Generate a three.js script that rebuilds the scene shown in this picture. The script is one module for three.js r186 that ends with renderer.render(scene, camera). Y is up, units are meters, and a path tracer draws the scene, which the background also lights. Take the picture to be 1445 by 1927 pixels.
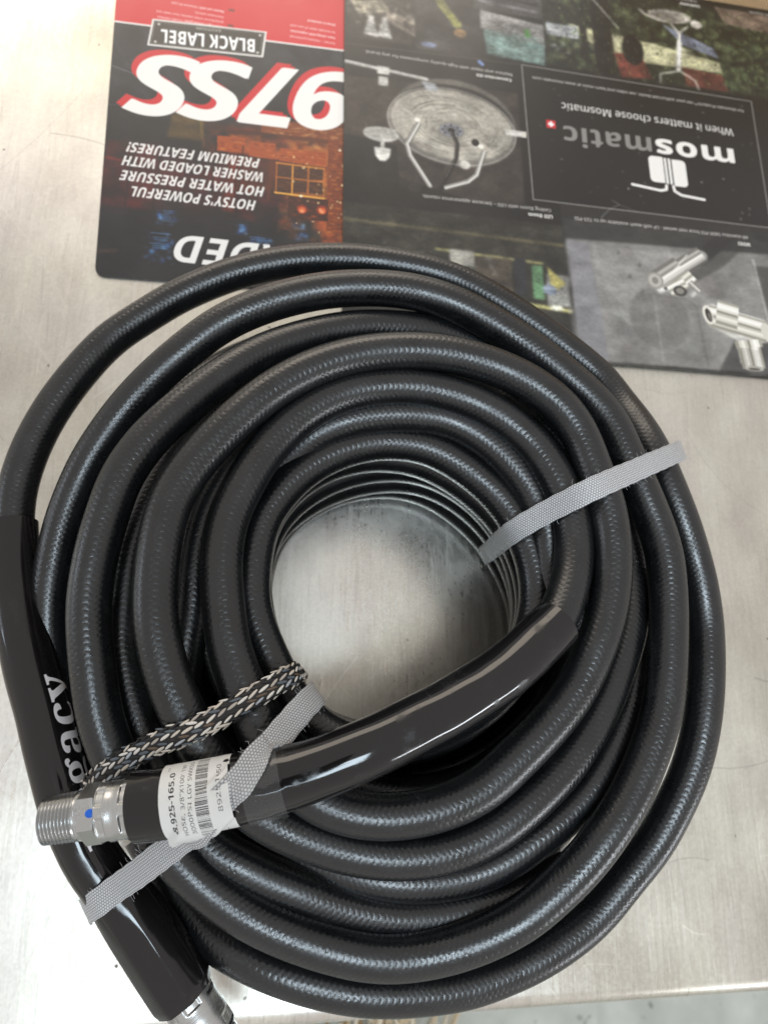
import * as THREE from 'three';
import { mergeGeometries } from 'three/addons/utils/BufferGeometryUtils.js';
import { RoundedBoxGeometry } from 'three/addons/geometries/RoundedBoxGeometry.js';
import { TextGeometry } from 'three/addons/geometries/TextGeometry.js';
import { FontLoader } from 'three/addons/loaders/FontLoader.js';
import { RectAreaLightUniformsLib } from 'three/addons/lights/RectAreaLightUniformsLib.js';

// ------------------------------------------------------------------ camera
const scene = new THREE.Scene();
const PH = { w: 1445, h: 1927, f: 1285, nadirX: 510, nadirY: 1310, H: 0.385 };
const camera = new THREE.PerspectiveCamera(2 * Math.atan(PH.h / 2 / PH.f) * 180 / Math.PI, PH.w / PH.h, 0.02, 30);
const AX = (() => {                        // camera axes: the table plane is level, the phone leans over it
  const N = new THREE.Vector3((PH.nadirX - PH.w / 2) / PH.f, -(PH.nadirY - PH.h / 2) / PH.f, -1).normalize();
  const Y = N.clone().negate(), X = new THREE.Vector3(1, 0, 0).addScaledVector(Y, -Y.x).normalize(), Z = X.clone().cross(Y);
  return new THREE.Matrix4().set(X.x, X.y, X.z, 0, Y.x, Y.y, Y.z, 0, Z.x, Z.y, Z.z, 0, 0, 0, 0, 1);
})();
camera.position.set(0, PH.H, 0);
camera.quaternion.setFromRotationMatrix(AX);
camera.focus = 0.275; camera.userData.fStop = 10;
scene.add(camera);
camera.updateMatrixWorld(true);

// ------------------------------------------------------------------ light: a hall lit by ceiling panels and far daylight openings
scene.background = new THREE.Color(0.57, 0.538, 0.516);
const renderer = new THREE.WebGLRenderer({ antialias: true });
renderer.toneMapping = THREE.LinearToneMapping;
renderer.toneMappingExposure = 1.1;
renderer.shadowMap.enabled = true;
RectAreaLightUniformsLib.init();
function lamp(name, label, category, pos, target, w, h, color, L) {
  const g = new THREE.Group(); g.name = name; g.position.set(...pos); g.lookAt(...target);
  g.userData = { label, category }; scene.add(g);
  const housing = new THREE.Mesh(new RoundedBoxGeometry(w + 0.06, h + 0.06, 0.05, 2, 0.01), new THREE.MeshStandardMaterial({ color: new THREE.Color(0.7, 0.7, 0.7), roughness: 0.5 }));
  housing.name = 'lamp_housing'; housing.position.z = -0.03; g.add(housing);
  const dif = new THREE.Mesh(new RoundedBoxGeometry(w, h, 0.008, 2, 0.003), new THREE.MeshStandardMaterial({ color: 0xffffff, emissive: new THREE.Color(...color), emissiveIntensity: L * 0.15 }));
  dif.name = 'lamp_diffuser'; g.add(dif);
  const a = new THREE.RectAreaLight(new THREE.Color(...color), L, w, h);
  a.name = 'lamp_glow'; a.position.z = 0.012; a.lookAt(0, 0, 0); a.rotation.set(0, Math.PI, 0); g.add(a);
}
const LAMPS = [
  ['ceiling_panel_lamp', 'cool white ceiling panel lamp above the table', [0.04, 1.15, 0.31], [0.02, 0, 0.02], 0.44, 0.32, [0.84, 1, 1.12], 11.5],
  ['ceiling_panel_lamp_001', 'long warm white lamp row beyond the far side of the table', [-0.2, 0.78, -1.8], [0, 0, 0], 1.5, 0.7, [1, 0.87, 0.72], 2.5],
  ['ceiling_panel_lamp_002', 'slim cool lamp standing low at the near right of the table', [1.8, 0.62, 1.5], [0, 0.1, 0], 1.1, 0.16, [0.95, 1, 1.05], 18],
  ['ceiling_panel_lamp_003', 'cool daylight panel at the left of the table', [-2.4, 0.75, -0.3], [0, 0, 0], 0.9, 0.2, [0.82, 0.95, 1.1], 5],
];
for (const [n, l, p, t, w, h, c, L] of LAMPS) lamp(n, l, 'lamp', p, t, w, h, c, L);

// ------------------------------------------------------------------ helpers
let seed = 7;
const rnd = () => { seed = (seed + 0x6d2b79f5) | 0; let t = Math.imul(seed ^ (seed >>> 15), 1 | seed); t = (t + Math.imul(t ^ (t >>> 7), 61 | t)) ^ t; return ((t ^ (t >>> 14)) >>> 0) / 4294967296; };
const V = (x, y, z) => new THREE.Vector3(x, y, z);
const mm = 0.001;
// the point at height h (mm above the table) that is seen at a place of the photograph
function at(px, py, h) {
  const d = V((px - PH.w / 2) / PH.f, -(py - PH.h / 2) / PH.f, -1).applyMatrix4(AX);
  return V(0, PH.H, 0).addScaledVector(d, (h * mm - PH.H) / d.y);
}
const smooth = (a, b, x) => { const t = Math.min(1, Math.max(0, (x - a) / (b - a))); return t * t * (3 - 2 * t); };
const lattice = (i, j, k) => { let h = Math.imul(i, 374761393) ^ Math.imul(j, 668265263) ^ Math.imul(k, 2147483647 - 362437); h = Math.imul(h ^ (h >>> 13), 1274126177); return ((h ^ (h >>> 16)) >>> 0) / 4294967296; };
function noise2(x, y, k = 0, wrap = 0) {
  const i = Math.floor(x), j = Math.floor(y), f = x - i, g = y - j, s = f * f * (3 - 2 * f), t = g * g * (3 - 2 * g);
  const m = (a) => (wrap ? ((a % wrap) + wrap) % wrap : a);
  const q = (a, b) => lattice(m(a), m(b), k);
  return (q(i, j) * (1 - s) + q(i + 1, j) * s) * (1 - t) + (q(i, j + 1) * (1 - s) + q(i + 1, j + 1) * s) * t;
}
function fbm(x, y, k, oct = 4, wrap = 0) { let a = 0, n = 0, w = 1; for (let o = 0; o < oct; o++) { a += w * noise2(x, y, k + o, wrap); n += w; w *= 0.5; x *= 2; y *= 2; wrap *= 2; } return a / n; }
function canvas(w, h) { const c = document.createElement('canvas'); c.width = w; c.height = h; return [c, c.getContext('2d')]; }
function texOf(c, srgb) { const t = new THREE.CanvasTexture(c); if (srgb) t.colorSpace = THREE.SRGBColorSpace; t.wrapS = t.wrapT = THREE.RepeatWrapping; return t; }
function grey(w, h, f) {                    // a DataTexture of one value
  const d = new Uint8Array(w * h * 4);
  for (let y = 0; y < h; y++) for (let x = 0; x < w; x++) { const v = Math.max(0, Math.min(255, f(x, y) * 255)); const o = (y * w + x) * 4; d[o] = d[o + 1] = d[o + 2] = v; d[o + 3] = 255; }
  const t = new THREE.DataTexture(d, w, h); t.wrapS = t.wrapT = THREE.RepeatWrapping; t.magFilter = THREE.LinearFilter; t.needsUpdate = true; return t;
}
function mesh(name, geo, mat, parent = scene) { const m = new THREE.Mesh(geo, mat); m.name = name; m.castShadow = m.receiveShadow = true; parent.add(m); return m; }
function tag(o, label, category, group, kind) { if (label) o.userData.label = label; if (category) o.userData.category = category; if (group) o.userData.group = group; if (kind) o.userData.kind = kind; return o; }
function thing(name, label, category, group) { const g = new THREE.Group(); g.name = name; scene.add(g); return tag(g, label, category, group); }
const mat = (o) => new THREE.MeshPhysicalMaterial(o);
const rgb = (r, g, b) => new THREE.Color().setRGB(r, g, b);

// even, gently smoothed samples along a hand-laid line
function path(pts, { closed = false, step = 2.5 * mm, soft = 10 } = {}) {
  const c = new THREE.CatmullRomCurve3(pts, closed, 'centripetal'), n = Math.max(8, Math.round(c.getLength() / step));
  c.arcLengthDivisions = n * 2;
  let p = c.getSpacedPoints(n); if (closed) p.pop();
  const N = p.length;
  for (let k = 0; k < soft; k++) p = p.map((q, i) => {
    if (!closed && (i === 0 || i === N - 1)) return q;
    const a = p[(i - 1 + N) % N], b = p[(i + 1) % N];
    return q.clone().multiplyScalar(0.5).addScaledVector(a, 0.25).addScaledVector(b, 0.25);
  });
  return p;
}
// sweeps a ring of angles along a line. radius(s, phi, t) in metres; s = metres along, t = 0..1
function sweep(p, { closed = false, ring = 28, radius, a0 = 0, a1 = Math.PI * 2, caps = false, uLen = 0.07, ref = V(0, 1, 0), vAcross = 1 }) {
  const N = p.length, rows = closed ? N + 1 : N, pos = [], uv = [], idx = [];
  const T = p.map((_, i) => (closed ? p[(i + 1) % N].clone().sub(p[(i - 1 + N) % N]) : p[Math.min(N - 1, i + 1)].clone().sub(p[Math.max(0, i - 1)])).normalize());
  let s = 0; const len = p.reduce((a, q, i) => a + (i ? q.distanceTo(p[i - 1]) : 0), closed ? p[0].distanceTo(p[N - 1]) : 0);
  const reps = closed ? Math.round(len / uLen) : len / uLen;
  for (let r = 0; r < rows; r++) {
    const i = r % N; if (r) s += p[i].distanceTo(p[(r - 1) % N]);
    const side = T[i].clone().cross(ref).normalize(), up = side.clone().cross(T[i]);
    for (let j = 0; j <= ring; j++) {
      const f = j / ring, a = a0 + (a1 - a0) * f, R = radius(s, a, s / len, p[i]);
      const [rx, ry] = Array.isArray(R) ? R : [R, R];
      const q = p[i].clone().addScaledVector(side, Math.cos(a) * rx).addScaledVector(up, Math.sin(a) * ry);
      pos.push(q.x, q.y, q.z); uv.push((s / len) * reps, f * vAcross);
    }
  }
  const w = ring + 1;
  for (let r = 0; r < rows - 1; r++) for (let j = 0; j < ring; j++) { const a = r * w + j, b = a + w; idx.push(a, a + 1, b, b, a + 1, b + 1); }
  const g = new THREE.BufferGeometry();
  g.setAttribute('position', new THREE.Float32BufferAttribute(pos, 3)); g.setAttribute('uv', new THREE.Float32BufferAttribute(uv, 2)); g.setIndex(idx);
  g.computeVertexNormals();
  const n = g.attributes.normal, fix = (a, b) => { const q = V(n.getX(a) + n.getX(b), n.getY(a) + n.getY(b), n.getZ(a) + n.getZ(b)).normalize(); for (const k of [a, b]) n.setXYZ(k, q.x, q.y, q.z); };
  if (a1 - a0 > 6.28) for (let r = 0; r < rows; r++) fix(r * w, r * w + ring);
  if (closed) for (let j = 0; j <= ring; j++) fix(j, (rows - 1) * w + j);
  if (!caps) return g;
  const parts = [g];
  for (const end of [0, rows - 1]) {
    const cp = [], ci = [], cu = [], c = p[end % N], out = T[end % N].clone().multiplyScalar(end ? 1 : -1);
    cp.push(c.x, c.y, c.z); cu.push(0, 0);
    for (let j = 0; j <= ring; j++) { const k = (end * w + j) * 3; cp.push(pos[k], pos[k + 1], pos[k + 2]); cu.push(0.01, 0.01); if (j) ci.push(...(end ? [0, j, j + 1].reverse() : [0, j, j + 1])); }
    const cg = new THREE.BufferGeometry(); cg.setAttribute('position', new THREE.Float32BufferAttribute(cp, 3)); cg.setAttribute('uv', new THREE.Float32BufferAttribute(cu, 2)); cg.setIndex(ci);
    const nn = new Float32Array(cp.length); for (let k = 0; k < nn.length; k += 3) { nn[k] = out.x; nn[k + 1] = out.y; nn[k + 2] = out.z; }
    cg.setAttribute('normal', new THREE.BufferAttribute(nn, 3)); parts.push(cg);
  }
  return mergeGeometries(parts);
}

// ------------------------------------------------------------------ the steel table
const TX = { x0: -0.42, z0: -0.66, w: 0.95, h: 0.83 };
const steelMaps = (() => {
  const W = 2048, H = 1792, [c, g] = canvas(W, H), [cb, b] = canvas(W, H);
  g.fillStyle = 'rgb(94,94,94)'; g.fillRect(0, 0, W, H); b.fillStyle = 'rgb(128,128,128)'; b.fillRect(0, 0, W, H);
  for (let i = 0; i < 26000; i++) {         // brushed grain, running towards the viewer
    const x = rnd() * W, y = rnd() * H, l = 30 + rnd() * 160, dx = (rnd() - 0.5) * l * 0.16, v = rnd() < 0.5 ? 30 : 215;
    g.strokeStyle = `rgba(${v},${v},${v},${0.03 + 0.06 * rnd()})`; g.lineWidth = 0.6 + rnd() * 1.2; g.beginPath(); g.moveTo(x, y); g.lineTo(x + dx, y + l); g.stroke();
    b.strokeStyle = `rgba(${v},${v},${v},${0.05 + 0.08 * rnd()})`; b.lineWidth = 0.6 + rnd() * 0.8; b.beginPath(); b.moveTo(x, y); b.lineTo(x + dx, y + l); b.stroke();
  }
  for (let i = 0; i < 620; i++) {           // scratches of every direction, a few long bowed ones
    const x = rnd() * W, y = rnd() * H, long = rnd() < 0.12, l = (long ? 120 : 14) + rnd() * (long ? 280 : 70), a = rnd() < 0.6 ? Math.PI / 2 + (rnd() - 0.5) * 0.9 : rnd() * 6.28, k = (rnd() - 0.5) * 0.5 * l;
    for (const [q, al] of [[g, 0.28], [b, 0.42]]) {
      const v = rnd() < 0.75 ? 235 : 25;
      q.strokeStyle = `rgba(${v},${v},${v},${al * (0.4 + rnd() * 0.6)})`; q.lineWidth = 0.7 + rnd() * (long ? 0.9 : 0.6); q.beginPath(); q.moveTo(x, y);
      q.quadraticCurveTo(x + Math.cos(a) * l / 2 - Math.sin(a) * k, y + Math.sin(a) * l / 2 + Math.cos(a) * k, x + Math.cos(a) * l, y + Math.sin(a) * l); q.stroke();
    }
  }
  // stains and wear in the roughness
  const im = g.getImageData(0, 0, W, H), d = im.data, cells = [];
  for (let y = 0; y < H; y++) for (let x = 0; x < W; x++) {
    const n = (fbm(x / 210, y / 210, 3, 5) - 0.5) * 90 + (noise2(x / 3, y / 3, 9) - 0.5) * 16, o = (y * W + x) * 4;
    d[o] = d[o + 1] = d[o + 2] = Math.max(0, Math.min(255, d[o] + n));
  }
  g.putImageData(im, 0, 0);
  const [cc, q] = canvas(W, H), im2 = q.createImageData(W, H), e = im2.data;
  for (let y = 0; y < H; y++) for (let x = 0; x < W; x++) {
    const n = fbm(x / 240, y / 240, 31, 5), m = fbm(x / 44, y / 70, 47, 4), gr = noise2(x / 1.3, y / 26, 57) + 0.6 * noise2(x / 2.7, y / 60, 59) - 0.8, sp = noise2(x / 2.2, y / 2.2, 63) - 0.5, o = (y * W + x) * 4;
    const v = 226 + (n - 0.5) * 52 + (m - 0.5) * 30 + gr * 5 * (0.4 + n) + sp * 12; e[o] = v; e[o + 1] = v - 3 + (m - 0.5) * 5; e[o + 2] = v - 13 + (n - 0.5) * 12; e[o + 3] = 255;
  }
  q.putImageData(im2, 0, 0);
  for (let i = 0; i < 15000; i++) { const x = rnd() * W, y = H * (1 - Math.pow(rnd(), 1.5)), l = 12 + rnd() * 70, v = rnd() < 0.62 ? 255 : 120; q.strokeStyle = `rgba(${v},${v},${v - 4},${0.04 + 0.16 * rnd()})`; q.lineWidth = 0.4 + rnd() * 0.5; q.beginPath(); q.moveTo(x, y); q.lineTo(x + (rnd() - 0.5) * l * 0.22, y + l); q.stroke(); }
  for (let i = 0; i < 340; i++) { const x = rnd() * W, y = rnd() * H, l = 14 + rnd() * rnd() * 260, a = rnd() * 6.28, k = (rnd() - 0.5) * 0.4 * l, v = rnd() < 0.72 ? 255 : 90; q.strokeStyle = `rgba(${v},${v},${v},${0.12 + 0.4 * rnd()})`; q.lineWidth = 0.5 + rnd() * 0.8; q.beginPath(); q.moveTo(x, y); q.quadraticCurveTo(x + Math.cos(a) * l / 2 - Math.sin(a) * k, y + Math.sin(a) * l / 2 + Math.cos(a) * k, x + Math.cos(a) * l, y + Math.sin(a) * l); q.stroke(); }
  for (let i = 0; i < 130; i++) { q.fillStyle = `rgba(40,30,25,${0.25 + rnd() * 0.5})`; q.beginPath(); q.ellipse(rnd() * W, rnd() * H, 0.7 + rnd() * 1.6, 0.6 + rnd() * 1.2, rnd() * 3, 0, 7); q.fill(); }
  return { rough: texOf(c), bump: texOf(cb), color: texOf(cc, true) };
})();
const steelTop = mat({ metalness: 1, color: rgb(1, 1, 1), map: steelMaps.color, roughness: 0.95, roughnessMap: steelMaps.rough, bumpMap: steelMaps.bump, bumpScale: 0.0001 });
{
  const prof = [[-1.3, -0.02], [-1.3, 0]]; for (let i = 0; i <= 30; i++) prof.push([-1.28 + (1.28 + 0.1475) * i / 30, 0]);
  for (let i = 1; i <= 10; i++) { const a = i / 10 * Math.PI / 2; prof.push([0.1475 + 0.0085 * Math.sin(a), -0.0085 + 0.0085 * Math.cos(a)]); }
  prof.push([0.156, -0.03], [0.155, -0.034], [0.151, -0.0355]);
  const xs = []; for (let i = 0; i <= 40; i++) xs.push(-1.1 + i * 2.2 / 40);
  const pos = [], uv = [], idx = [];
  let s = 0; const S = prof.map((p, i) => (s += i ? Math.hypot(p[0] - prof[i - 1][0], p[1] - prof[i - 1][1]) : 0));
  for (const x of xs) prof.forEach(([z, y], i) => { pos.push(x, y, z); uv.push((x - TX.x0) / TX.w, 1 - ((S[i] - 0.02 - 1.3) - TX.z0) / TX.h); });
  const n = prof.length; for (let a = 0; a < xs.length - 1; a++) for (let i = 0; i < n - 1; i++) { const k = a * n + i; idx.push(k, k + 1, k + n, k + n, k + 1, k + n + 1); }
  const g = new THREE.BufferGeometry(); g.setAttribute('position', new THREE.Float32BufferAttribute(pos, 3)); g.setAttribute('uv', new THREE.Float32BufferAttribute(uv, 2)); g.setIndex(idx); g.computeVertexNormals();
  const table = thing('steel_table', 'scratched stainless steel table that everything rests on', 'table'); tag(table, null, null, null, 'structure');
  mesh('table_top', g, steelTop, table);
  const leg = new THREE.CylinderGeometry(0.02, 0.02, 0.86, 20), legM = mat({ metalness: 1, color: rgb(0.55, 0.55, 0.55), roughness: 0.4 });
  for (const [x, z] of [[-1, 0.05], [1, 0.05], [-1, -1.2], [1, -1.2]]) mesh('leg', leg, legM, table).position.set(x, -0.46, z);
}
// floor far below the near edge
{
  const [c, q] = canvas(512, 512), im = q.createImageData(512, 512), e = im.data;
  for (let y = 0; y < 512; y++) for (let x = 0; x < 512; x++) { const v = 196 + (fbm(x / 40, y / 40, 61, 5, 0) - 0.5) * 40, o = (y * 512 + x) * 4; e[o] = v - 2; e[o + 1] = v + 3; e[o + 2] = v - 3; e[o + 3] = 255; }
  q.putImageData(im, 0, 0);
  for (let i = 0; i < 160; i++) { q.fillStyle = `rgba(70,80,75,${0.15 + rnd() * 0.3})`; q.beginPath(); q.ellipse(rnd() * 512, rnd() * 512, 1 + rnd() * 4, 1 + rnd() * 4, rnd() * 3, 0, 7); q.fill(); }
  const t = texOf(c, true); t.repeat.set(14, 14);
  const f = mesh('floor', new THREE.BoxGeometry(8, 0.1, 8), mat({ map: t, roughness: 0.55 })); f.position.y = -0.94; tag(f, 'pale grey concrete floor below the table edge', 'floor', null, 'structure');
}

// ------------------------------------------------------------------ printed sheets
function sheetGeometry(corners, r, y0, thick, box) {       // corners in mm (x, z), clockwise; box = print area
  const sh = new THREE.Shape(), n = corners.length, P = corners.map(([x, z]) => new THREE.Vector2(x, -z));
  P.forEach((p, i) => {
    const a = P[(i - 1 + n) % n].clone().sub(p).normalize(), b = P[(i + 1) % n].clone().sub(p).normalize(), s = p.clone().addScaledVector(a, r), e = p.clone().addScaledVector(b, r);
    i ? sh.lineTo(s.x, s.y) : sh.moveTo(s.x, s.y); sh.quadraticCurveTo(p.x, p.y, e.x, e.y);
  });
  sh.closePath();
  const g = new THREE.ExtrudeGeometry(sh, { depth: thick, bevelEnabled: true, bevelThickness: 0.12, bevelSize: 0.12, bevelOffset: -0.12, bevelSegments: 2, curveSegments: 14 });
  const p = g.attributes.position, uv = g.attributes.uv;
  for (let i = 0; i < p.count; i++) { const x = p.getX(i), z = -p.getY(i), h = p.getZ(i); uv.setXY(i, (x - box[0]) / box[2], 1 - (z - box[1]) / box[3]); p.setXYZ(i, x * mm, (y0 + h) * mm, z * mm); }
  g.computeVertexNormals(); return g;
}
// a print is drawn in the sheet's own millimetres; its lettering stands on its head as the sheets lie
function print(box, s, base) {
  const [c, g] = canvas(Math.round(box[2] * s), Math.round(box[3] * s));
  g.setTransform(s, 0, 0, s, -box[0] * s, -box[1] * s); g.fillStyle = base; g.fillRect(...box);
  const text = (str, xr, zb, wide, cap, { color = '#fff', font = 'bold', skew = 0, turn = 0, family = 'sans-serif', dx = 0, dz = 0 } = {}) => {
    g.save(); g.translate(xr + dx, zb + dz); g.rotate(Math.PI + turn);
    const k = cap / 71.4; g.font = `${font} 100px ${family}`; const m = g.measureText(str).width;
    g.transform(wide / m, 0, skew * k / 100, k, 0, 0);
    g.fillStyle = color; g.fillText(str, 0, 0); g.restore();
  };
  const poly = (pts, fill) => { g.fillStyle = fill; g.beginPath(); pts.forEach(([x, z], i) => (i ? g.lineTo(x, z) : g.moveTo(x, z))); g.closePath(); g.fill(); };
  const line = (pts, color, w) => { g.strokeStyle = color; g.lineWidth = w; g.lineJoin = g.lineCap = 'round'; g.beginPath(); pts.forEach(([x, z], i) => (i ? g.lineTo(x, z) : g.moveTo(x, z))); g.stroke(); };
  const oval = (x, z, rx, rz, fill, turn = 0) => { g.fillStyle = fill; g.beginPath(); g.ellipse(x, z, rx, rz, turn, 0, 7); g.fill(); };
  const dabs = (x0, z0, w, h, n, colors, r0, r1, alpha = 0.6) => { g.save(); g.beginPath(); g.rect(x0, z0, w, h); g.clip(); for (let i = 0; i < n; i++) { g.globalAlpha = alpha * (0.3 + 0.7 * rnd()); oval(x0 + rnd() * w, z0 + rnd() * h, r0 + rnd() * (r1 - r0), (r0 + rnd() * (r1 - r0)) * 0.6, colors[Math.floor(rnd() * colors.length)], rnd() * 3); } g.restore(); };
  const photo = (x0, z0, w, h, R, amount, k, mute = 0.4) => {     // soft focus and mottling of a printed photograph
    const X = Math.max(0, Math.round((x0 - box[0]) * s)), Z = Math.max(0, Math.round((z0 - box[1]) * s)), W = Math.min(c.width - X, Math.round(w * s)), H = Math.min(c.height - Z, Math.round(h * s));
    const im = g.getImageData(X, Z, W, H), d = im.data, t = new Float32Array(W * H * 3);
    for (let pass = 0; pass < 2; pass++) for (let ch = 0; ch < 3; ch++) {
      for (let y = 0; y < H; y++) { let a = 0; for (let x = -R; x < W; x++) { if (x + R < W) a += d[(y * W + x + R) * 4 + ch]; if (x - R - 1 >= 0) a -= d[(y * W + x - R - 1) * 4 + ch]; if (x >= 0) t[(y * W + x) * 3 + ch] = a / (Math.min(W - 1, x + R) - Math.max(0, x - R) + 1); } }
      for (let x = 0; x < W; x++) { let a = 0; for (let y = -R; y < H; y++) { if (y + R < H) a += t[((y + R) * W + x) * 3 + ch]; if (y - R - 1 >= 0) a -= t[((y - R - 1) * W + x) * 3 + ch]; if (y >= 0) d[(y * W + x) * 4 + ch] = a / (Math.min(H - 1, y + R) - Math.max(0, y - R) + 1); } }
    }
    for (let y = 0; y < H; y++) for (let x = 0; x < W; x++) { const o = (y * W + x) * 4, f = 1 + amount * ((fbm(x / 60, y / 36, k, 6) - 0.5) * 2 + (fbm(x / 9, y / 5, k + 9, 3) - 0.5) * 1.1), e = (noise2(x / 2, y / 2, k + 20) - 0.5) * 14; const lum = 0.3 * d[o] + 0.59 * d[o + 1] + 0.11 * d[o + 2]; for (let q = 0; q < 3; q++) d[o + q] = Math.max(0, Math.min(255, (d[o + q] * (1 - mute) + lum * mute) * f + e * amount)); }
    g.putImageData(im, X, Z);
  };
  return { c, g, text, poly, line, oval, dabs, photo };
}
const wearRough = grey(512, 512, (x, y) => 0.36 + 0.22 * (fbm(x / 60, y / 60, 71, 5) - 0.5) + (lattice(x, y, 5) > 0.996 ? 0.25 : 0));
{
  const box = [-130, -520, 200, 280], P = print(box, 6, '#15171c'), { g, text, poly, line, oval, dabs, photo } = P;
  // night picture: beams, an orange lit plant, red glow, blue lit windows
  dabs(-130, -445, 200, 80, 260, ['#22262f', '#2b2f38', '#181a20', '#333740'], 3, 16, 0.35);
  for (let i = 0; i < 9; i++) line([[-130 + i * 24, -440], [-90 + i * 26, -370]], 'rgba(70,76,90,.25)', 0.8 + rnd() * 2);
  dabs(-122, -345, 120, 50, 200, ['#5a1216', '#7a1a1c', '#3a0e12', '#2a1013'], 3, 13, 0.33);
  poly([[-80, -372], [-58, -374], [-60, -352], [-82, -352]], 'rgba(120,84,24,.55)'); line([[-62, -372], [-58, -348]], 'rgba(200,160,60,.7)', 1);
  poly([[-45, -366], [45, -372], [45, -290], [18, -292], [10, -316], [-40, -322]], '#4c1c0c');
  for (let i = 0; i < 3; i++) poly([[-42 + i * 24, -360 + i], [-22 + i * 24, -362 + i], [-22 + i * 24, -347 + i], [-42 + i * 24, -345 + i]], ['#9a4614', '#b8581a', '#c8661c'][i]);
  for (let i = 0; i < 4; i++) for (let j = 0; j < 2; j++) poly([[-2 + i * 11, -343 + j * 14], [7 + i * 11, -343 + j * 14], [7 + i * 11, -331 + j * 14], [-2 + i * 11, -331 + j * 14]], ['#7c4712', '#a2601a', '#8c3c10', '#5c2a0c'][(i + j) % 4]);
  line([[-4, -345], [44, -347]], '#ff9a30', 1.3); line([[-4, -316], [40, -318]], '#f2a030', 1.2); for (let i = 0; i < 5; i++) line([[-3 + i * 11, -345], [-3 + i * 11, -316]], '#c2701e', 0.9);
  dabs(-5, -372, 50, 18, 90, ['#e8c890', '#c27a38', '#8a3c14', '#d8a060'], 0.8, 4, 0.6); dabs(0, -318, 36, 16, 60, ['#d2481c', '#7a1e0c', '#e8641c', '#39120c'], 1, 5, 0.6);
  poly([[20, -300], [45, -302], [45, -276], [20, -274]], '#5a2410'); dabs(18, -305, 30, 28, 60, ['#d0561c', '#8a3010', '#f0883a'], 1, 3.5, 0.6);
  poly([[-40, -345], [-44, -300], [-36, -300], [-34, -345]], 'rgba(150,40,20,.45)');
  for (const [x, z, w, h] of [[-82, -296, 10, 9], [-86, -279, 14, 12], [-88, -268, 17, 9], [-33, -291, 5, 6], [-26, -283, 14, 4], [2, -296, 7, 3], [4, -289, 7, 4], [-20, -272, 13, 10]]) { dabs(x - 1, z - 1, w + 2, h + 2, 26, ['#2c6cd8', '#4aa0f0', '#1a3a9a', '#8cc8f4'], 0.5, 1.8, 0.8); for (let k = 0; k < h; k += 1.6) line([[x, z + k], [x + w, z + k]], 'rgba(10,16,40,.5)', 0.35); }
  line([[-117, -331], [-108, -330]], '#d42a2a', 1); line([[-116, -262], [-104, -264]], 'rgba(170,90,50,.5)', 1);
  // strings of lamps and lit ironwork
  for (let i = 0; i < 240; i++) { const x = -6 + Math.pow(rnd(), 1.2) * 48, z = -374 + rnd() * 84; poly([[x, z], [x + 0.5 + rnd() * 5, z - 0.2], [x + 0.5 + rnd() * 4, z + 0.4 + rnd() * 1.4], [x, z + 0.4 + rnd() * 1.2]], ['rgba(255,170,70,.5)', 'rgba(230,110,30,.5)', 'rgba(60,20,8,.6)', 'rgba(30,12,8,.6)', 'rgba(255,220,150,.4)'][Math.floor(rnd() * 5)]); }
  for (let i = 0; i < 90; i++) { const x = -122 + rnd() * 110, z = -350 + rnd() * 60; poly([[x, z], [x + 2 + rnd() * 14, z - 0.4], [x + 2 + rnd() * 14, z + 0.3 + rnd()], [x, z + 0.5]], ['rgba(190,40,40,.22)', 'rgba(20,8,10,.4)', 'rgba(120,24,26,.3)', 'rgba(70,50,60,.3)'][Math.floor(rnd() * 4)]); }
  dabs(-8, -372, 54, 88, 260, ['#d0601c', '#7c2c0e', '#e88a30', '#4a1a0a', '#2a1210', '#b04a16'], 2, 8, 0.35); dabs(-60, -376, 60, 60, 120, ['#5a1c12', '#3a1614', '#8a3014', '#22161a'], 3, 10, 0.3);
  photo(-130, -446, 200, 206, 5, 0.32, 131, 0.1);
  {
    const pane = (x0, z0, x1, z1, tones, n) => { poly([[x0, z0], [x1, z0 - 0.6], [x1, z1 - 0.6], [x0, z1]], tones[0]); g.save(); g.beginPath(); g.rect(x0, z0 - 0.6, x1 - x0, z1 - z0 + 0.4); g.clip(); for (let i = 0; i < n; i++) { g.globalAlpha = 0.25 + 0.4 * rnd(); const x = x0 + rnd() * (x1 - x0), z = z0 + rnd() * (z1 - z0); poly([[x, z], [x + 0.6 + rnd() * 5, z - 0.1], [x + 0.5 + rnd() * 5, z + 0.3 + rnd() * 1.1], [x, z + 0.3 + rnd()]], tones[1 + Math.floor(rnd() * (tones.length - 1))]); } g.restore(); g.globalAlpha = 1; };
    const hot = ['#a4481a', '#c8702c', '#8a3412', '#d98a3c', '#6a2610', '#b45a20'], dim = ['#42200f', '#6a3414', '#2a150c', '#7c4a1e', '#341a10'];
    poly([[-30, -374], [40, -382], [40, -362], [-8, -362]], '#5c2a12'); pane(-22, -376, 36, -365, ['#7c3a16', '#c89058', '#a4602c', '#e0b080', '#4c2210', '#8c4a20'], 160);
    pane(-50, -358, -32, -346, hot, 40); pane(-29, -356.5, -12, -344, hot, 40); pane(-9, -354, 22, -343, hot, 60); line([[-51, -345.4], [22, -342]], '#2a120a', 0.8);
    for (let i = 0; i < 3; i++) for (let j = 0; j < 2; j++) pane(-10 + i * 10.5, -341 + j * 11, -1 + i * 10.5, -331.4 + j * 11, dim, 22);
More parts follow.
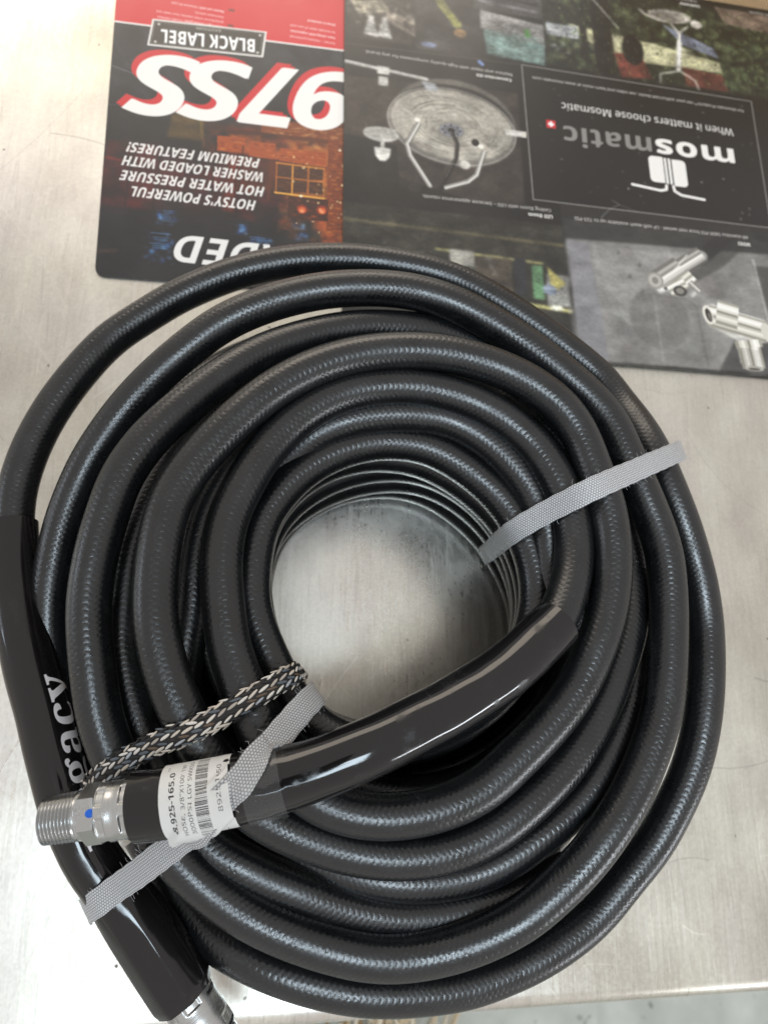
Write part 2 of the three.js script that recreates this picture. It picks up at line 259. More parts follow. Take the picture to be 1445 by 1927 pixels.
    for (let i = 0; i < 4; i++) line([[-10.6 + i * 10.5, -342], [-10.4 + i * 10.5, -318]], i === 1 ? '#f0a440' : '#b0641e', 0.7); line([[-11, -342], [21, -341.5]], '#d8872c', 0.9); line([[-11, -330.8], [21, -330.6]], '#c0701e', 0.6); line([[-11, -318.6], [21, -318]], '#f2b048', 1.1); line([[-36, -344], [-36, -300]], '#33140c', 1); line([[-14, -344], [-15, -312]], '#5a2410', 1);
    pane(23, -366, 34, -292, ['#7a3412', '#b4541c', '#5a2410', '#d07a2c', '#3c180c'], 150); pane(-2, -317, 24, -300, ['#3a160c', '#8a3412', '#c0501c', '#24100a', '#5c2210'], 80);
    for (const [x, z] of [[7, -308], [20, -309]]) { oval(x, z, 3.4, 3.4, '#8c2c12'); oval(x, z + 0.8, 2.4, 2.4, '#d8602c'); oval(x, z + 1.4, 1.2, 1, '#f0a070'); }
    oval(6, -318, 1.1, 0.9, '#fff0c8'); oval(31, -358, 0.9, 0.9, '#ffe6c0'); oval(33, -330, 0.8, 0.8, '#ffd9a0');
    pane(-100, -334, -52, -322, ['rgba(70,18,20,.4)', 'rgba(120,30,32,.5)', 'rgba(40,12,16,.6)'], 50); for (let i = 0; i < 6; i++) line([[-118 + i * 17, -352], [-120 + i * 17, -296]], 'rgba(14,10,14,.5)', 1.2); line([[-122, -372], [-56, -376]], 'rgba(120,130,150,.35)', 0.7); line([[-122, -404], [-84, -392]], 'rgba(190,195,205,.5)', 0.5);
  }
  for (let i = 0; i < 26; i++) { const x = 0 + rnd() * 42, z = -350 + rnd() * 60; oval(x, z, 0.3 + rnd() * 0.5, 0.3 + rnd() * 0.4, 'rgba(255,226,170,.8)'); }
  for (const [x, z, w, h] of [[-82, -296, 10, 9], [-86, -279, 14, 12], [-33, -291, 5, 6], [-26, -283, 14, 4], [4, -289, 7, 4]]) for (let k = 0; k < h; k += 1.5) if (rnd() < 0.8) line([[x + rnd() * 3, z + k], [x + w - rnd() * 4, z + k]], 'rgba(110,180,240,.5)', 0.5);
  // red header
  poly([[-130, -520], [75, -520], [75, -445.4], [-130, -441.2]], '#d3222e'); line([[-130, -440.8], [75, -444.9]], '#f4f2ef', 1.3);
  const tiny = { color: '#f2d9d8', turn: 0.03 };
  text('Water-tight control panel', -52, -450, 26, 1.9, tiny); text('includes individual', -79, -450.5, 17, 1.9, { ...tiny, font: '' }); text('pump/burner rocker switches, hour meter and', -52, -454.5, 45, 1.9, { ...tiny, font: '' }); text('thermostat controls.', -52, -459, 20, 1.9, { ...tiny, font: '' });
  text('Heater coil with', -52, -464, 17, 1.9, tiny); text('Schedule 80 pipe', -70, -464.6, 18, 1.9, { ...tiny, font: '' });
  for (const z of [-452.5, -466.5]) poly([[-49, z], [-45, z], [-45, z + 1.8], [-49, z + 1.8]], '#5c2a20');
  text('burner \u2013 industry preferred', 26, -450, 32, 1.9, { ...tiny, font: '' }); text('hose along with ergonomic', 26, -455, 32, 1.9, tiny); text('to include ease of use and', 26, -460, 32, 1.9, { ...tiny, font: '' }); text('Drive is standard', 26, -467, 20, 1.9, tiny);
  // name plate
  poly([[-100.5, -424.5], [-23.5, -428], [-22, -451], [-99, -447.8]], '#e9e7e2'); poly([[-99.2, -425.9], [-24.8, -429.3], [-23.4, -449.8], [-97.8, -446.6]], '#2b2925');
  line([[-98.2, -427], [-25.8, -430.3], [-24.5, -448.7], [-96.9, -445.6], [-98.2, -427]], 'rgba(235,232,225,.5)', 0.35);
  text('BLACK LABEL', -29, -442.6, 64, 11.2, { turn: -0.043 }); text('EDITION', -53, -446.9, 17, 2, { turn: -0.043, font: '', color: '#cfccc4' });
  for (const [x, z] of [[-95.5, -428.5], [-27.5, -431.5], [-26.5, -447], [-94.5, -444]]) oval(x, z, 0.9, 0.9, '#d8d4cc');
  // big number, red behind white
  for (const [ch, xr, w, zb] of [['9', 46, 42, -424], ['7', 8, 36, -421.5], ['S', -26, 44, -420], ['S', -61, 43, -418.5]]) { text(ch, xr, zb, w, 51, { skew: -22, color: '#cf1f2b', font: 'bold', dx: -5, dz: -3.6 }); text(ch, xr, zb, w, 51, { skew: -22, color: '#cf1f2b', dx: -2.5, dz: -1.8 }); }
  for (const [ch, xr, w, zb] of [['9', 46, 42, -424], ['7', 8, 36, -421.5], ['S', -26, 44, -420], ['S', -61, 43, -418.5]]) { text(ch, xr, zb, w, 51, { skew: -22, color: '#f7f5f0' }); text(ch, xr - 1.5, zb + 0.5, w, 50, { skew: -22, color: '#f7f5f0' }); }
  const it = { skew: -20, turn: 0.012, color: '#f1eeea' };
  for (const [s, x, z, w] of [["HOTSY'S POWERFUL", -22, -310.5, 78], ['HOT WATER PRESSURE', -17, -321.6, 90], ['WASHER LOADED WITH', -18, -332.8, 89], ['PREMIUM FEATURES!', -21, -343.5, 84]]) text(s, x, z, w, 7.4, it);
  text('LOADED', 36, -277.5, 106, 19.5, { skew: -20, color: '#f2f0ec', turn: 0.02 });
  for (let i = 0; i < 70; i++) line([[-120 + rnd() * 170, -500 + rnd() * 250], [-120 + rnd() * 170, -500 + rnd() * 250]].map(([x, z], k, a) => (k ? [a[0][0] + (rnd() - 0.5) * 12, a[0][1] + (rnd() - 0.5) * 8] : [x, z])), `rgba(200,200,200,${0.03 + rnd() * 0.1})`, 0.15);
  const m = mat({ map: texOf(P.c, true), roughness: 1, roughnessMap: wearRough, ior: 1.7 });
  tag(mesh('printed_counter_mat', sheetGeometry([[-115.5, -245], [60, -247.5], [52, -512], [-126, -508]], 7, 0.3, 0.7, box), m), 'red and black printed mat with large white 97SS lettering, left of the grey photo mat', 'counter mat');
}
{
  const box = [28, -560, 400, 352], P = print(box, 5, '#171614'), { g, text, poly, line, oval, dabs, photo } = P;
  const rect = (x0, z0, x1, z1, c) => poly([[x0, z0], [x1, z0], [x1, z1], [x0, z1]], c);
  // left panel: conversion kit
  rect(28, -434, 160, -327, '#1e1b18'); poly([[28, -420], [160, -426], [160, -330], [120, -328], [28, -352]], '#3a3028'); dabs(28, -425, 132, 95, 260, ['#4a3c30', '#2c251f', '#5c4a3a', '#221e1b'], 3, 14, 0.3);
  poly([[28, -372], [70, -366], [72, -325], [28, -325]], '#1d1b19'); dabs(28, -360, 50, 40, 60, ['#262321', '#161513'], 3, 9, 0.4);
  oval(112, -395, 45, 35, '#5f5a50', 0.06); oval(112, -392, 44, 33, '#2b2722', 0.06); oval(110, -388, 47, 33, '#7c766a', 0.08); oval(110, -390, 44, 29.5, '#a8a08e', 0.08);
  g.save(); g.beginPath(); g.ellipse(110, -389, 43, 29, 0.08, 0, 7); g.clip(); dabs(66, -425, 90, 72, 340, ['#b8af9c', '#8f8776', '#a29a88', '#c4bba8'], 2, 9, 0.28); g.restore();
  oval(109, -385, 9, 6, '#6f6f74'); for (let i = 0; i < 8; i++) oval(109 + 6.5 * Math.cos(i * 0.785), -385 + 4.2 * Math.sin(i * 0.785), 0.8, 0.7, '#2c2c30'); oval(109, -385, 2.6, 2, '#1b1a1a');
  line([[109, -385], [113, -374], [112, -362], [105, -345], [100, -334]], '#262220', 3);
  oval(85, -390, 4.6, 4.6, '#c8c0b0'); oval(129, -374, 4.6, 4.4, '#c8c0b0'); oval(126, -377, 2.6, 3, '#1e1c1a');
  for (const [w, c] of [[3.4, '#4c4640'], [2.2, '#b8b2a6'], [0.8, '#efece4']]) { line([[86, -389], [77, -369], [79, -360], [93, -336]], c, w); line([[133, -371], [126, -349], [120, -344], [104, -336]], c, w); }
  oval(118, -357, 4, 3.6, '#cfc8ba'); line([[34, -433], [92, -427]], '#b4b0a6', 3); line([[34, -433.5], [92, -427.5]], '#e6e2da', 1); rect(56, -433, 65, -426, '#d8d4ca'); rect(57, -424, 64, -416, '#cfcbc0'); poly([[88, -425], [98, -424], [101, -418], [92, -417]], '#9aa0a8'); rect(149, -392, 165, -387, '#dad6cc');
  oval(59, -374, 12.5, 6.2, '#c9c5ba'); oval(59, -375, 11, 4.6, '#a7a398'); for (let i = 0; i < 60; i++) oval(59 + (rnd() - 0.5) * 21, -375 + (rnd() - 0.5) * 8, 0.5, 0.4, rnd() < 0.5 ? '#8a867c' : '#e2dfd6'); line([[60, -368], [60, -362]], '#c4c0b6', 3); poly([[54, -363], [66, -363], [65, -356], [62, -352], [58, -352], [55, -356]], '#d6d2c6');
  rect(28, -327, 187, -316, '#1a1917');
  // lower left: a lit wash bay
  rect(28, -316, 190, -214, '#2c2a20'); dabs(28, -312, 160, 90, 420, ['#3a3626', '#4a4636', '#22221a', '#57503c', '#2a2c2a'], 2, 9, 0.35); line([[30, -303], [186, -300]], '#5c5230', 2.4); line([[96, -287], [170, -284]], '#b8ae50', 1.6); rect(105, -288, 122, -276, '#9a9686'); rect(122, -285, 148, -250, '#4c4030');
  rect(162, -282, 170, -256, '#4f8a50'); rect(150, -286, 158, -258, '#2b2c34'); rect(172, -276, 188, -252, '#8d8c84'); poly([[173, -282], [186, -270], [176, -262]], '#c9b840'); oval(174, -264, 5, 4, '#7a8aa2'); line([[150, -252], [188, -249]], '#c8bf58', 2.6); oval(178, -250.5, 5, 2, '#e8e6c0'); dabs(60, -290, 80, 50, 60, ['#6a6a62', '#86847a', '#3c3a36'], 1, 4, 0.5);
  // lower right: pale steel plate with a swivel fitting
  poly([[188, -322], [420, -322], [420, -214], [192, -214]], '#7f7d78'); dabs(188, -305, 232, 92, 420, ['#8d8b86', '#77756f', '#98958f', '#6c6a66', '#a19e97'], 4, 17, 0.3); poly([[188, -305], [205, -304], [212, -214], [192, -214]], '#858388'); rect(208, -303, 280, -268, 'rgba(170,168,162,.4)');
  oval(232, -256, 10, 14, 'rgba(170,168,160,.4)'); oval(252, -250, 22, 24, 'rgba(90,86,80,.35)'); line([[250, -268], [251, -218]], '#a4a29c', 0.7); line([[250, -268], [274, -267], [281, -262], [284, -216]], 'rgba(75,73,70,.6)', 0.8); for (const [x, z] of [[241, -291], [233, -281], [241, -270], [226, -299]]) { oval(x, z, 1.6, 1.7, '#55534f'); oval(x - 0.6, z - 0.4, 0.7, 0.8, '#b0aea8'); }
  line([[330, -326], [302, -300], [280, -286]], '#55534f', 11); line([[322, -330], [287, -300]], '#2b2a29', 11); line([[290, -303], [272, -290]], '#a9a69f', 10); line([[288, -305], [272, -293]], '#e2dfd8', 3); line([[274, -291], [259, -281]], '#8c8983', 12); line([[270, -282], [255, -273]], '#d8d5ce', 6); oval(251.5, -279, 6, 6.5, '#8a877f'); oval(251.5, -279, 4.2, 4.6, '#b0ada5'); oval(270, -274, 6, 5, '#6a6761'); line([[276, -281], [284, -276], [279, -270]], '#cfccc5', 2.4);
  poly([[330, -300], [345, -300], [352, -214], [343, -214]], '#55534f'); line([[331, -305], [340, -214]], '#c9c6c0', 1.2);
  poly([[292, -214], [308, -240], [345, -240], [345, -214]], '#4c4b49');
  const metal = (pts, c) => poly(pts, c);
  metal([[286, -262], [293, -265], [300, -263], [322, -258], [332, -256], [336, -248], [333, -239], [322, -236], [309, -238], [288, -248]], '#d9d6ca'); metal([[290, -252], [310, -247], [310, -241], [291, -246]], '#b1aea3'); oval(289, -256, 3.6, 7.6, '#cfccc0', -0.1); oval(289.4, -256, 2.1, 5.4, '#3a3733', -0.1); line([[296, -255], [331, -247]], '#3a3733', 0.9); line([[300, -261], [328, -254]], '#f2f0e8', 1.6); oval(316, -238, 8.5, 3, '#c2bfb4'); metal([[308, -238], [325, -236], [326, -222], [322, -217], [313, -217], [309, -222]], '#cecbc0'); for (let i = 0; i < 8; i++) line([[309, -234 + i * 2], [325.4, -232.6 + i * 2]], i % 2 ? '#8a877d' : '#e8e5da', 0.6);
  rect(345, -326, 420, -296, '#1c2c54'); rect(350, -296, 420, -214, '#a5a29c');
  g.globalAlpha = 0.85; poly([[186, -335], [420, -333], [420, -313], [186, -306]], '#2b2927'); g.globalAlpha = 1;
  // top photographs: lance, machinery, a park with a hanging machine
  rect(28, -560, 420, -456, '#1b1a17'); rect(33, -496, 82, -456, '#35302a'); poly([[36, -490], [60, -494], [66, -484], [42, -478]], '#a79a78'); poly([[62, -484], [84, -482], [84, -464], [64, -474]], '#8a7a66'); dabs(34, -495, 50, 26, 80, ['#2a2622', '#c2b89c', '#54493c', '#171513'], 1, 5, 0.5); for (const x of [48, 58]) poly([[x + 2, -478], [x + 5, -478], [x + 9, -459], [x - 2, -460]], '#b9b5ae');
  rect(84, -545, 138, -452, '#24221f'); dabs(84, -540, 54, 86, 120, ['#3c3a3c', '#2a292a', '#504c50', '#1a1918'], 4, 12, 0.4); line([[100, -520], [104, -500], [116, -482]], '#8a8a26', 7); oval(118, -474, 5, 4, '#a8702c'); oval(94, -459, 6, 2.4, '#6a7ca8'); line([[132, -450], [134, -448]], '#7088b8', 3);
  rect(130, -548, 184, -500, '#4a4846'); for (let i = 0; i < 6; i++) line([[134, -544 + i * 7], [180, -541 + i * 7]], i % 2 ? '#77747a' : '#2c2a2c', 2.6); poly([[134, -500], [184, -494], [184, -474], [134, -482]], '#8d8a86'); poly([[136, -482], [184, -474], [183, -455], [138, -459]], '#5a817a'); dabs(136, -482, 48, 26, 70, ['#7fa79c', '#4a6f6a', '#93b8ae'], 2, 8, 0.35); poly([[168, -487], [172, -488], [173, -480], [169, -480]], '#3fae2a');
  rect(184, -540, 420, -456, '#20281a'); dabs(184, -538, 240, 84, 900, ['#2f3b22', '#4b5a2c', '#1a2014', '#5d6c3a', '#6f7a44', '#141910'], 1.5, 6, 0.55);
  poly([[204, -500], [228, -498], [280, -492], [330, -484], [330, -474], [250, -472], [204, -492]], '#b4b078'); dabs(220, -494, 100, 18, 50, ['#d2cf9a', '#a8a060'], 2, 7, 0.4); rect(224, -532, 240, -456, '#1c1a14'); rect(213, -500, 219, -470, '#1d1c16');
  poly([[240, -478], [262, -480], [270, -458], [244, -455]], '#7c2a1e'); poly([[296, -474], [330, -472], [334, -456], [298, -456]], '#6e2a1e'); oval(256, -484, 9, 15, '#17181a'); poly([[330, -548], [420, -548], [420, -520], [340, -526]], '#7c624e'); poly([[284, -515], [326, -498], [330, -488], [300, -496]], '#6c7894');
  oval(291, -524, 19, 7, '#b7aea0', -0.05); oval(290, -523, 15, 4.6, '#8b8378'); oval(314, -520, 5, 4, '#c4bcae'); line([[272, -521], [266, -526]], '#b7aea0', 2.4); line([[292, -516], [298, -508]], '#d6d0c2', 1.6); line([[306, -516], [298, -508]], '#d6d0c2', 1.6); line([[298, -508], [293, -470]], '#d8d3c6', 2.6); line([[297, -498], [293, -472]], '#e6e2d6', 4.4); line([[294, -470], [277, -464], [276, -456]], '#cfc9ba', 1.3); line([[294, -470], [306, -462], [308, -454]], '#cfc9ba', 1.3); line([[226, -530], [246, -503]], '#bdb9ae', 1.1);
  dabs(330, -510, 90, 54, 240, ['#38502a', '#54703a', '#263820', '#6c8448'], 1.5, 5, 0.5); line([[340, -484], [372, -494]], '#20261c', 4); rect(186, -498, 212, -486, '#a9b0b4'); dabs(186, -500, 28, 30, 40, ['#e2e2de', '#2c3038', '#7f8a98'], 1, 3.4, 0.5);
  poly([[28, -560], [420, -560], [420, -541], [300, -543], [28, -552]], '#191816');
  photo(28, -434, 133, 120, 3, 0.3, 141); photo(28, -316, 162, 104, 4, 0.45, 151); photo(186, -330, 242, 118, 4, 0.18, 161); photo(28, -560, 400, 107, 4, 0.5, 171);
  // crisper edges over the soft pictures
  for (let i = 0; i < 700; i++) { const x = 190 + rnd() * 225, z = -538 + rnd() * 80; oval(x, z, 0.4 + rnd() * 1.2, 0.3 + rnd() * 0.8, ['rgba(150,170,100,.35)', 'rgba(20,26,14,.5)', 'rgba(200,206,160,.25)', 'rgba(70,90,44,.4)'][Math.floor(rnd() * 4)], rnd() * 3); }
  for (const [w, c] of [[1.4, 'rgba(240,238,232,.8)'], [0.5, '#fff']]) { line([[85, -389], [76.5, -369]], c, w); line([[134, -371], [127, -350]], c, w); line([[298, -506], [294, -476]], c, w); }
  line([[288, -263], [300, -262.5], [323, -257.5], [333, -255]], 'rgba(250,249,244,.8)', 0.7); line([[310, -236], [311, -221]], 'rgba(250,249,244,.8)', 0.8); for (let i = 0; i < 8; i++) line([[309, -234 + i * 2], [325.4, -232.6 + i * 2]], i % 2 ? 'rgba(90,88,80,.8)' : 'rgba(240,238,230,.7)', 0.5);
  const chrome = (x0, z0, x1, z1, w, tones) => { const L = Math.hypot(x1 - x0, z1 - z0), nx = -(z1 - z0) / L, nz = (x1 - x0) / L; g.lineCap = 'butt'; tones.forEach((t, i) => { const o = (i / (tones.length - 1) - 0.5) * w; g.strokeStyle = t; g.lineWidth = w / tones.length * 1.5; g.beginPath(); g.moveTo(x0 + nx * o, z0 + nz * o); g.lineTo(x1 + nx * o, z1 + nz * o); g.stroke(); }); g.lineCap = 'round'; };
  const bright = ['#a8a498', '#f4f2ea', '#fbfaf4', '#e2dfd4', '#8f8b80', '#c9c6ba', '#efece2', '#d8d5ca', '#9a968a'], dull = ['#5c5a55', '#a8a5a0', '#d6d3cd', '#f2f0ea', '#8e8b85', '#b8b5af', '#74716c'];
  chrome(289, -256, 333, -246.5, 14.5, bright); chrome(296, -259.5, 312, -256, 16.5, bright); oval(333, -246.6, 4.4, 7.3, '#d6d3c8', -0.2); oval(289, -256, 3.6, 7.4, '#e6e3d8', -0.2); oval(289.5, -256, 2.3, 5.4, '#2e2b28', -0.2); oval(290.2, -255, 1.2, 3, '#6e6a62', -0.2);
  chrome(316.6, -239, 317.6, -233, 18, bright); chrome(317.2, -233, 318.6, -217.5, 15, bright); for (let i = 0; i < 9; i++) line([[310, -232 + i * 1.7], [325.6, -231 + i * 1.7]], 'rgba(70,68,62,.6)', 0.5); oval(318.6, -217.4, 7.2, 2, '#b4b1a6'); oval(318.6, -217, 4.6, 1.1, '#56534c');
  chrome(291, -305, 271, -291, 11, dull); chrome(273, -293, 254, -279, 14, dull); chrome(281, -287, 268, -276, 9, bright); oval(252, -279.5, 6.2, 6.6, '#98958e'); oval(252, -279.5, 4.8, 5.2, '#b9b6af'); oval(252, -279.5, 2.4, 2.8, '#85827b'); chrome(262, -272, 275, -280, 8, bright); oval(270, -273, 5.2, 4.2, '#3f3d3a'); oval(270, -273, 3, 2.4, '#8a8780'); chrome(278, -281, 285, -274, 4, dull);
  // cleaner disc: brushed streaks and a clearer hub
  for (let i = 0; i < 160; i++) { const a = rnd() * 6.28, k = 0.35 + rnd() * 0.6; g.strokeStyle = `rgba(${rnd() < 0.5 ? '60,56,48' : '225,220,205'},${0.08 + 0.16 * rnd()})`; g.lineWidth = 0.3 + rnd() * 0.9; g.beginPath(); g.ellipse(110, -389, 44 * k, 29 * k, 0.08, a, a + 0.3 + rnd() * 0.5); g.stroke(); }
  oval(109, -385, 8.4, 5.6, '#8a8a90'); oval(109, -385, 6.6, 4.2, '#6a6a70'); for (let i = 0; i < 8; i++) oval(109 + 6.6 * Math.cos(i * 0.785), -385 + 4.4 * Math.sin(i * 0.785), 0.8, 0.7, '#26262a'); oval(109, -385, 2.6, 2, '#161515'); line([[109, -385], [113, -374], [112, -362], [105, -345], [101, -335]], '#211e1c', 2.6); line([[108.4, -384], [112.2, -374], [111.2, -362], [104.2, -345]], 'rgba(120,114,106,.7)', 0.5);
  for (const [x, z] of [[85.5, -389.5], [131, -373.5]]) { oval(x, z, 4, 4, '#b9b2a4'); oval(x - 0.8, z - 0.8, 2.2, 2, '#f1eee4'); } oval(126.4, -377, 2.6, 3, '#171513');
  chrome(86, -388, 77, -368.5, 3, dull); chrome(77, -369.5, 79.5, -359, 3, dull); chrome(79, -360, 93, -336, 3, dull); chrome(132.5, -371, 126, -349, 3, dull); chrome(126.4, -350, 119.5, -343, 3, dull); chrome(120.5, -343.6, 103, -336, 3, dull);
  line([[279, -303], [268, -290]], 'rgba(240,238,232,.6)', 1.2); g.strokeStyle = 'rgba(225,222,214,.5)'; g.lineWidth = 0.5; g.beginPath(); g.ellipse(110, -389, 46.5, 32.5, 0.08, 0, 7); g.stroke();
  // centre panel
  rect(164.5, -453, 352, -334.5, '#151413'); line([[164.5, -453], [352, -450], [350.5, -334], [166.5, -335], [164.5, -453]], '#8d8a86', 0.8); line([[163, -453], [30, -449]], '#55524e', 0.4);
  for (let i = 0; i < 46; i++) oval(168 + rnd() * 180, -450 + rnd() * 112, 0.3 + rnd() * 1, 0.3 + rnd() * 0.9, `rgba(200,196,188,${0.15 + 0.4 * rnd()})`, rnd() * 3);
  line([[216, -326], [223, -334], [231, -339], [226, -342]], 'rgba(200,198,192,.5)', 0.5); line([[231, -339], [243, -335]], 'rgba(200,198,192,.4)', 0.4);
  text('For Mosmatic Products\u2122 see your authorized dealer, see video and learn more at www.mosmatic.com', 344, -440.5, 172, 2.5, { font: '', turn: 0.018, color: '#dedbd6' });
  text('When it matters choose Mosmatic', 332, -420.3, 139, 6.5, { font: '', turn: 0.02, color: '#eceae6' });
  const wd = { turn: 0.006, color: '#f4f2ee' }; text('mos', 332, -401.5, 68, 16.5, wd); text('mos', 331.6, -401, 67.4, 16.5, wd); text('matic', 264, -401.8, 72, 16.5, { turn: 0.006, color: '#8b8986' });
  rect(180.5, -405.5, 187.5, -398.5, '#d22730'); rect(183.2, -404.3, 184.8, -399.7, '#fff'); rect(181.7, -402.8, 186.3, -401.2, '#fff');
  const rr = (x, z, w, h, r) => { g.fillStyle = '#f4f2ee'; g.beginPath(); g.roundRect(x, z, w, h, r); g.fill(); };
  rr(258, -385.5, 11.5, 23, 3.5); rr(276.5, -384.5, 11, 23.5, 3.5); rr(270.3, -385, 2, 23, 0.6); rr(273.4, -385, 2, 23, 0.6); rr(266, -385.5, 3.5, 23, 0.5); rr(276.5, -384.5, 3.5, 23.5, 0.5);
  line([[270, -360.5], [269.5, -357], [265, -355.5], [243, -358]], '#f4f2ee', 2.2); line([[275.5, -360.5], [276, -356.5], [281, -353.6], [299, -352]], '#f4f2ee', 2.2);
  // captions
  const cap = { font: '', color: '#dad7d2', turn: 0.02 }, capB = { color: '#f0eee9', turn: 0.02 };
  text('Conversion Kit', 156, -438.2, 27, 2.7, capB); text('Replace and repair with high-quality components for any brand.', 157, -443.2, 110, 2.5, cap);
  text('LED Boom', 180, -323.5, 18, 2.7, { ...capB, turn: 0 }); text('Ceiling Boom with LED \u2013 because appearance counts.', 179, -328.5, 92, 2.5, { ...cap, turn: 0 });
  text('WDEI', 331, -318.8, 10, 2.7, { ...capB, turn: 0 }); text('All stainless 5800 PSI hose reel swivel - LP soft wash available up to 725 PSI', 330, -324.5, 134, 2.5, { ...cap, turn: 0 });
  text('Contractor', 320, -541, 18, 2.7, { ...capB, turn: 0 }); text('Undercarriage Cleaner', 318, -545.5, 30, 2.4, { ...cap, turn: 0 }); text('Surface cleaner for any job required.', 420, -544, 56, 2.4, { ...cap, turn: 0 });
  for (let i = 0; i < 130; i++) { const x = 34 + rnd() * 330, z = -545 + rnd() * 325; line([[x, z], [x + (rnd() - 0.5) * 9, z + (rnd() - 0.5) * 9]], `rgba(215,212,205,${0.04 + rnd() * 0.16})`, 0.15 + rnd() * 0.2); }
  const m = mat({ map: texOf(P.c, true), roughness: 1, roughnessMap: wearRough, ior: 1.7 });
  const G = sheetGeometry([[34.5, -213.5], [424, -212], [424, -549], [31.5, -546]], 3, 1.6, 1.1, box);
  tag(mesh('printed_counter_mat_001', G, m), 'dark grey photo mat with a framed black panel, behind the hose at upper right', 'counter mat');
}
// cardboard boxes behind the mats
{
  const card = (r, g, b) => { const t = grey(256, 256, (x, y) => 0.8 + 0.2 * fbm(x / 8, y / 60, 83, 4)); return mat({ color: rgb(r, g, b), roughness: 0.85, map: t, bumpMap: t, bumpScale: 0.0002 }); };
  const a = thing('cardboard_box', 'tan cardboard box standing behind the dark grey photo mat', 'box'); a.position.set(0.462, 0, -0.70);
  mesh('box_wall', new RoundedBoxGeometry(0.26, 0.16, 0.2, 2, 0.003), card(0.62, 0.42, 0.24), a).position.set(0, 0.0805, 0);
  const flap = new RoundedBoxGeometry(0.256, 0.004, 0.098, 2, 0.001); for (const s of [-1, 1]) mesh('flap', flap, card(0.6, 0.4, 0.23), a).position.set(0, 0.1625, s * 0.0495);
}

// ------------------------------------------------------------------ hose
const HR = 8.8 * mm;
// pressed-in braid: rows of slanted bumps whose slant turns from row to row; some stretches are worn smooth
const braid = grey(1024, 1024, (x, y) => {
  const j = 0.2 * (noise2(x / 32, y / 32, 13, 32) - 0.5), u = x / 1024 * 27 + j, v = y / 1024 * 24 + j * 2;
  const w = 0.42 + 0.58 * smooth(0.34, 0.62, 0.7 * fbm(x / 256, y / 128, 11, 3, 4) + 0.3 * noise2(x / 16, y / 16, 15, 64)), c = Math.cos(Math.PI * 2 * u) * Math.cos(Math.PI * v), r = Math.max(0, c), q = noise2(x / 19, y / 21, 21, 0);
  return 0.25 + w * (0.55 * r * (0.82 + 0.36 * q) - 0.14 * Math.max(0, -c)) + 0.1 * fbm(x / 24, y / 24, 25, 3) + 0.07 * noise2(x / 3, y / 3, 17) + 0.05 * noise2(x / 1.5, y / 1.5, 19);
});
const scuff = (x, y) => smooth(0.6, 0.78, fbm(x / 40, y / 22, 45, 4)) * smooth(0.45, 0.8, noise2(x / 2.2, y / 1.6, 51));
const hoseRough = grey(512, 512, (x, y) => 0.31 + 0.16 * (fbm(x / 64, y / 64, 23, 4, 8) - 0.5) + 0.07 * (noise2(x / 3, y / 3, 29) - 0.5) + 0.16 * scuff(x, y) - (lattice(x >> 1, y >> 1, 37) > 0.997 ? 0.12 : 0));
const hoseColor = (() => { const d = new Uint8Array(512 * 512 * 4); for (let y = 0; y < 512; y++) for (let x = 0; x < 512; x++) { const n = fbm(x / 64, y / 64, 41, 4, 8), sp = lattice(x, y, 43) > 0.9985 ? 60 : 0, v = 18 + (n - 0.5) * 12 + sp + 14 * scuff(x, y), o = (y * 512 + x) * 4; d[o] = v - 1; d[o + 1] = v + 1; d[o + 2] = v + 3; d[o + 3] = 255; } const t = new THREE.DataTexture(d, 512, 512); t.colorSpace = THREE.SRGBColorSpace; t.wrapS = t.wrapT = THREE.RepeatWrapping; t.magFilter = THREE.LinearFilter; t.needsUpdate = true; return t; })();
const rubber = mat({ map: hoseColor, roughness: 1, roughnessMap: hoseRough, bumpMap: braid, bumpScale: 0.00016, ior: 1.68 });
const hose = thing('pressure_washer_hose', 'black braided rubber hose coiled in a tall ring on the steel table', 'hose');
const pt = (a) => a.map(([x, y, h]) => at(x, y, h));
let vShift = 0;
function turn(pts, opt = {}) {
  const p = path(Array.isArray(pts[0]) ? pt(pts) : pts, opt); vShift += 0.173;
  const g = sweep(p, { closed: opt.closed, radius: () => HR, uLen: 0.0704 });
  const uv = g.attributes.uv; for (let i = 0; i < uv.count; i++) uv.setXY(i, uv.getX(i) + vShift * 3, uv.getY(i) + vShift);
  mesh('hose_turn', g, rubber, hose); return p;
}
const S1 = [[26, 1010, 50], [30, 940, 50], [45, 880, 50], [69, 822, 50], [103, 763, 50], [154, 696, 50], [211, 637, 50], [282, 590, 51], [330, 561, 52], [412, 525, 54], [466, 508, 55], [543, 493, 56], [621, 488, 56], [692, 491, 56], [791, 507, 57], [855, 526, 57], [919, 558, 58], [985, 599, 58], [1035, 634, 58], [1087, 674, 58], [1130, 711, 58], [1166, 758, 61], [1202, 804, 70], [1230, 853, 77], [1252, 905, 79], [1280, 976, 78], [1301, 1042, 74], [1317, 1108, 72], [1326, 1175, 69], [1328, 1240, 70], [1326, 1302, 70], [1317, 1375, 69], [1298, 1449, 67], [1268, 1517, 65], [1230, 1586, 62], [1180, 1648, 60], [1113, 1728, 57], [1026, 1793, 57], [947, 1831, 57], [868, 1857, 58], [715, 1870, 60], [617, 1857, 60], [518, 1827, 58], [463, 1802, 54], [421, 1780, 48], [380, 1745, 42], [345, 1700, 36], [310, 1640, 32], [270, 1570, 30]];
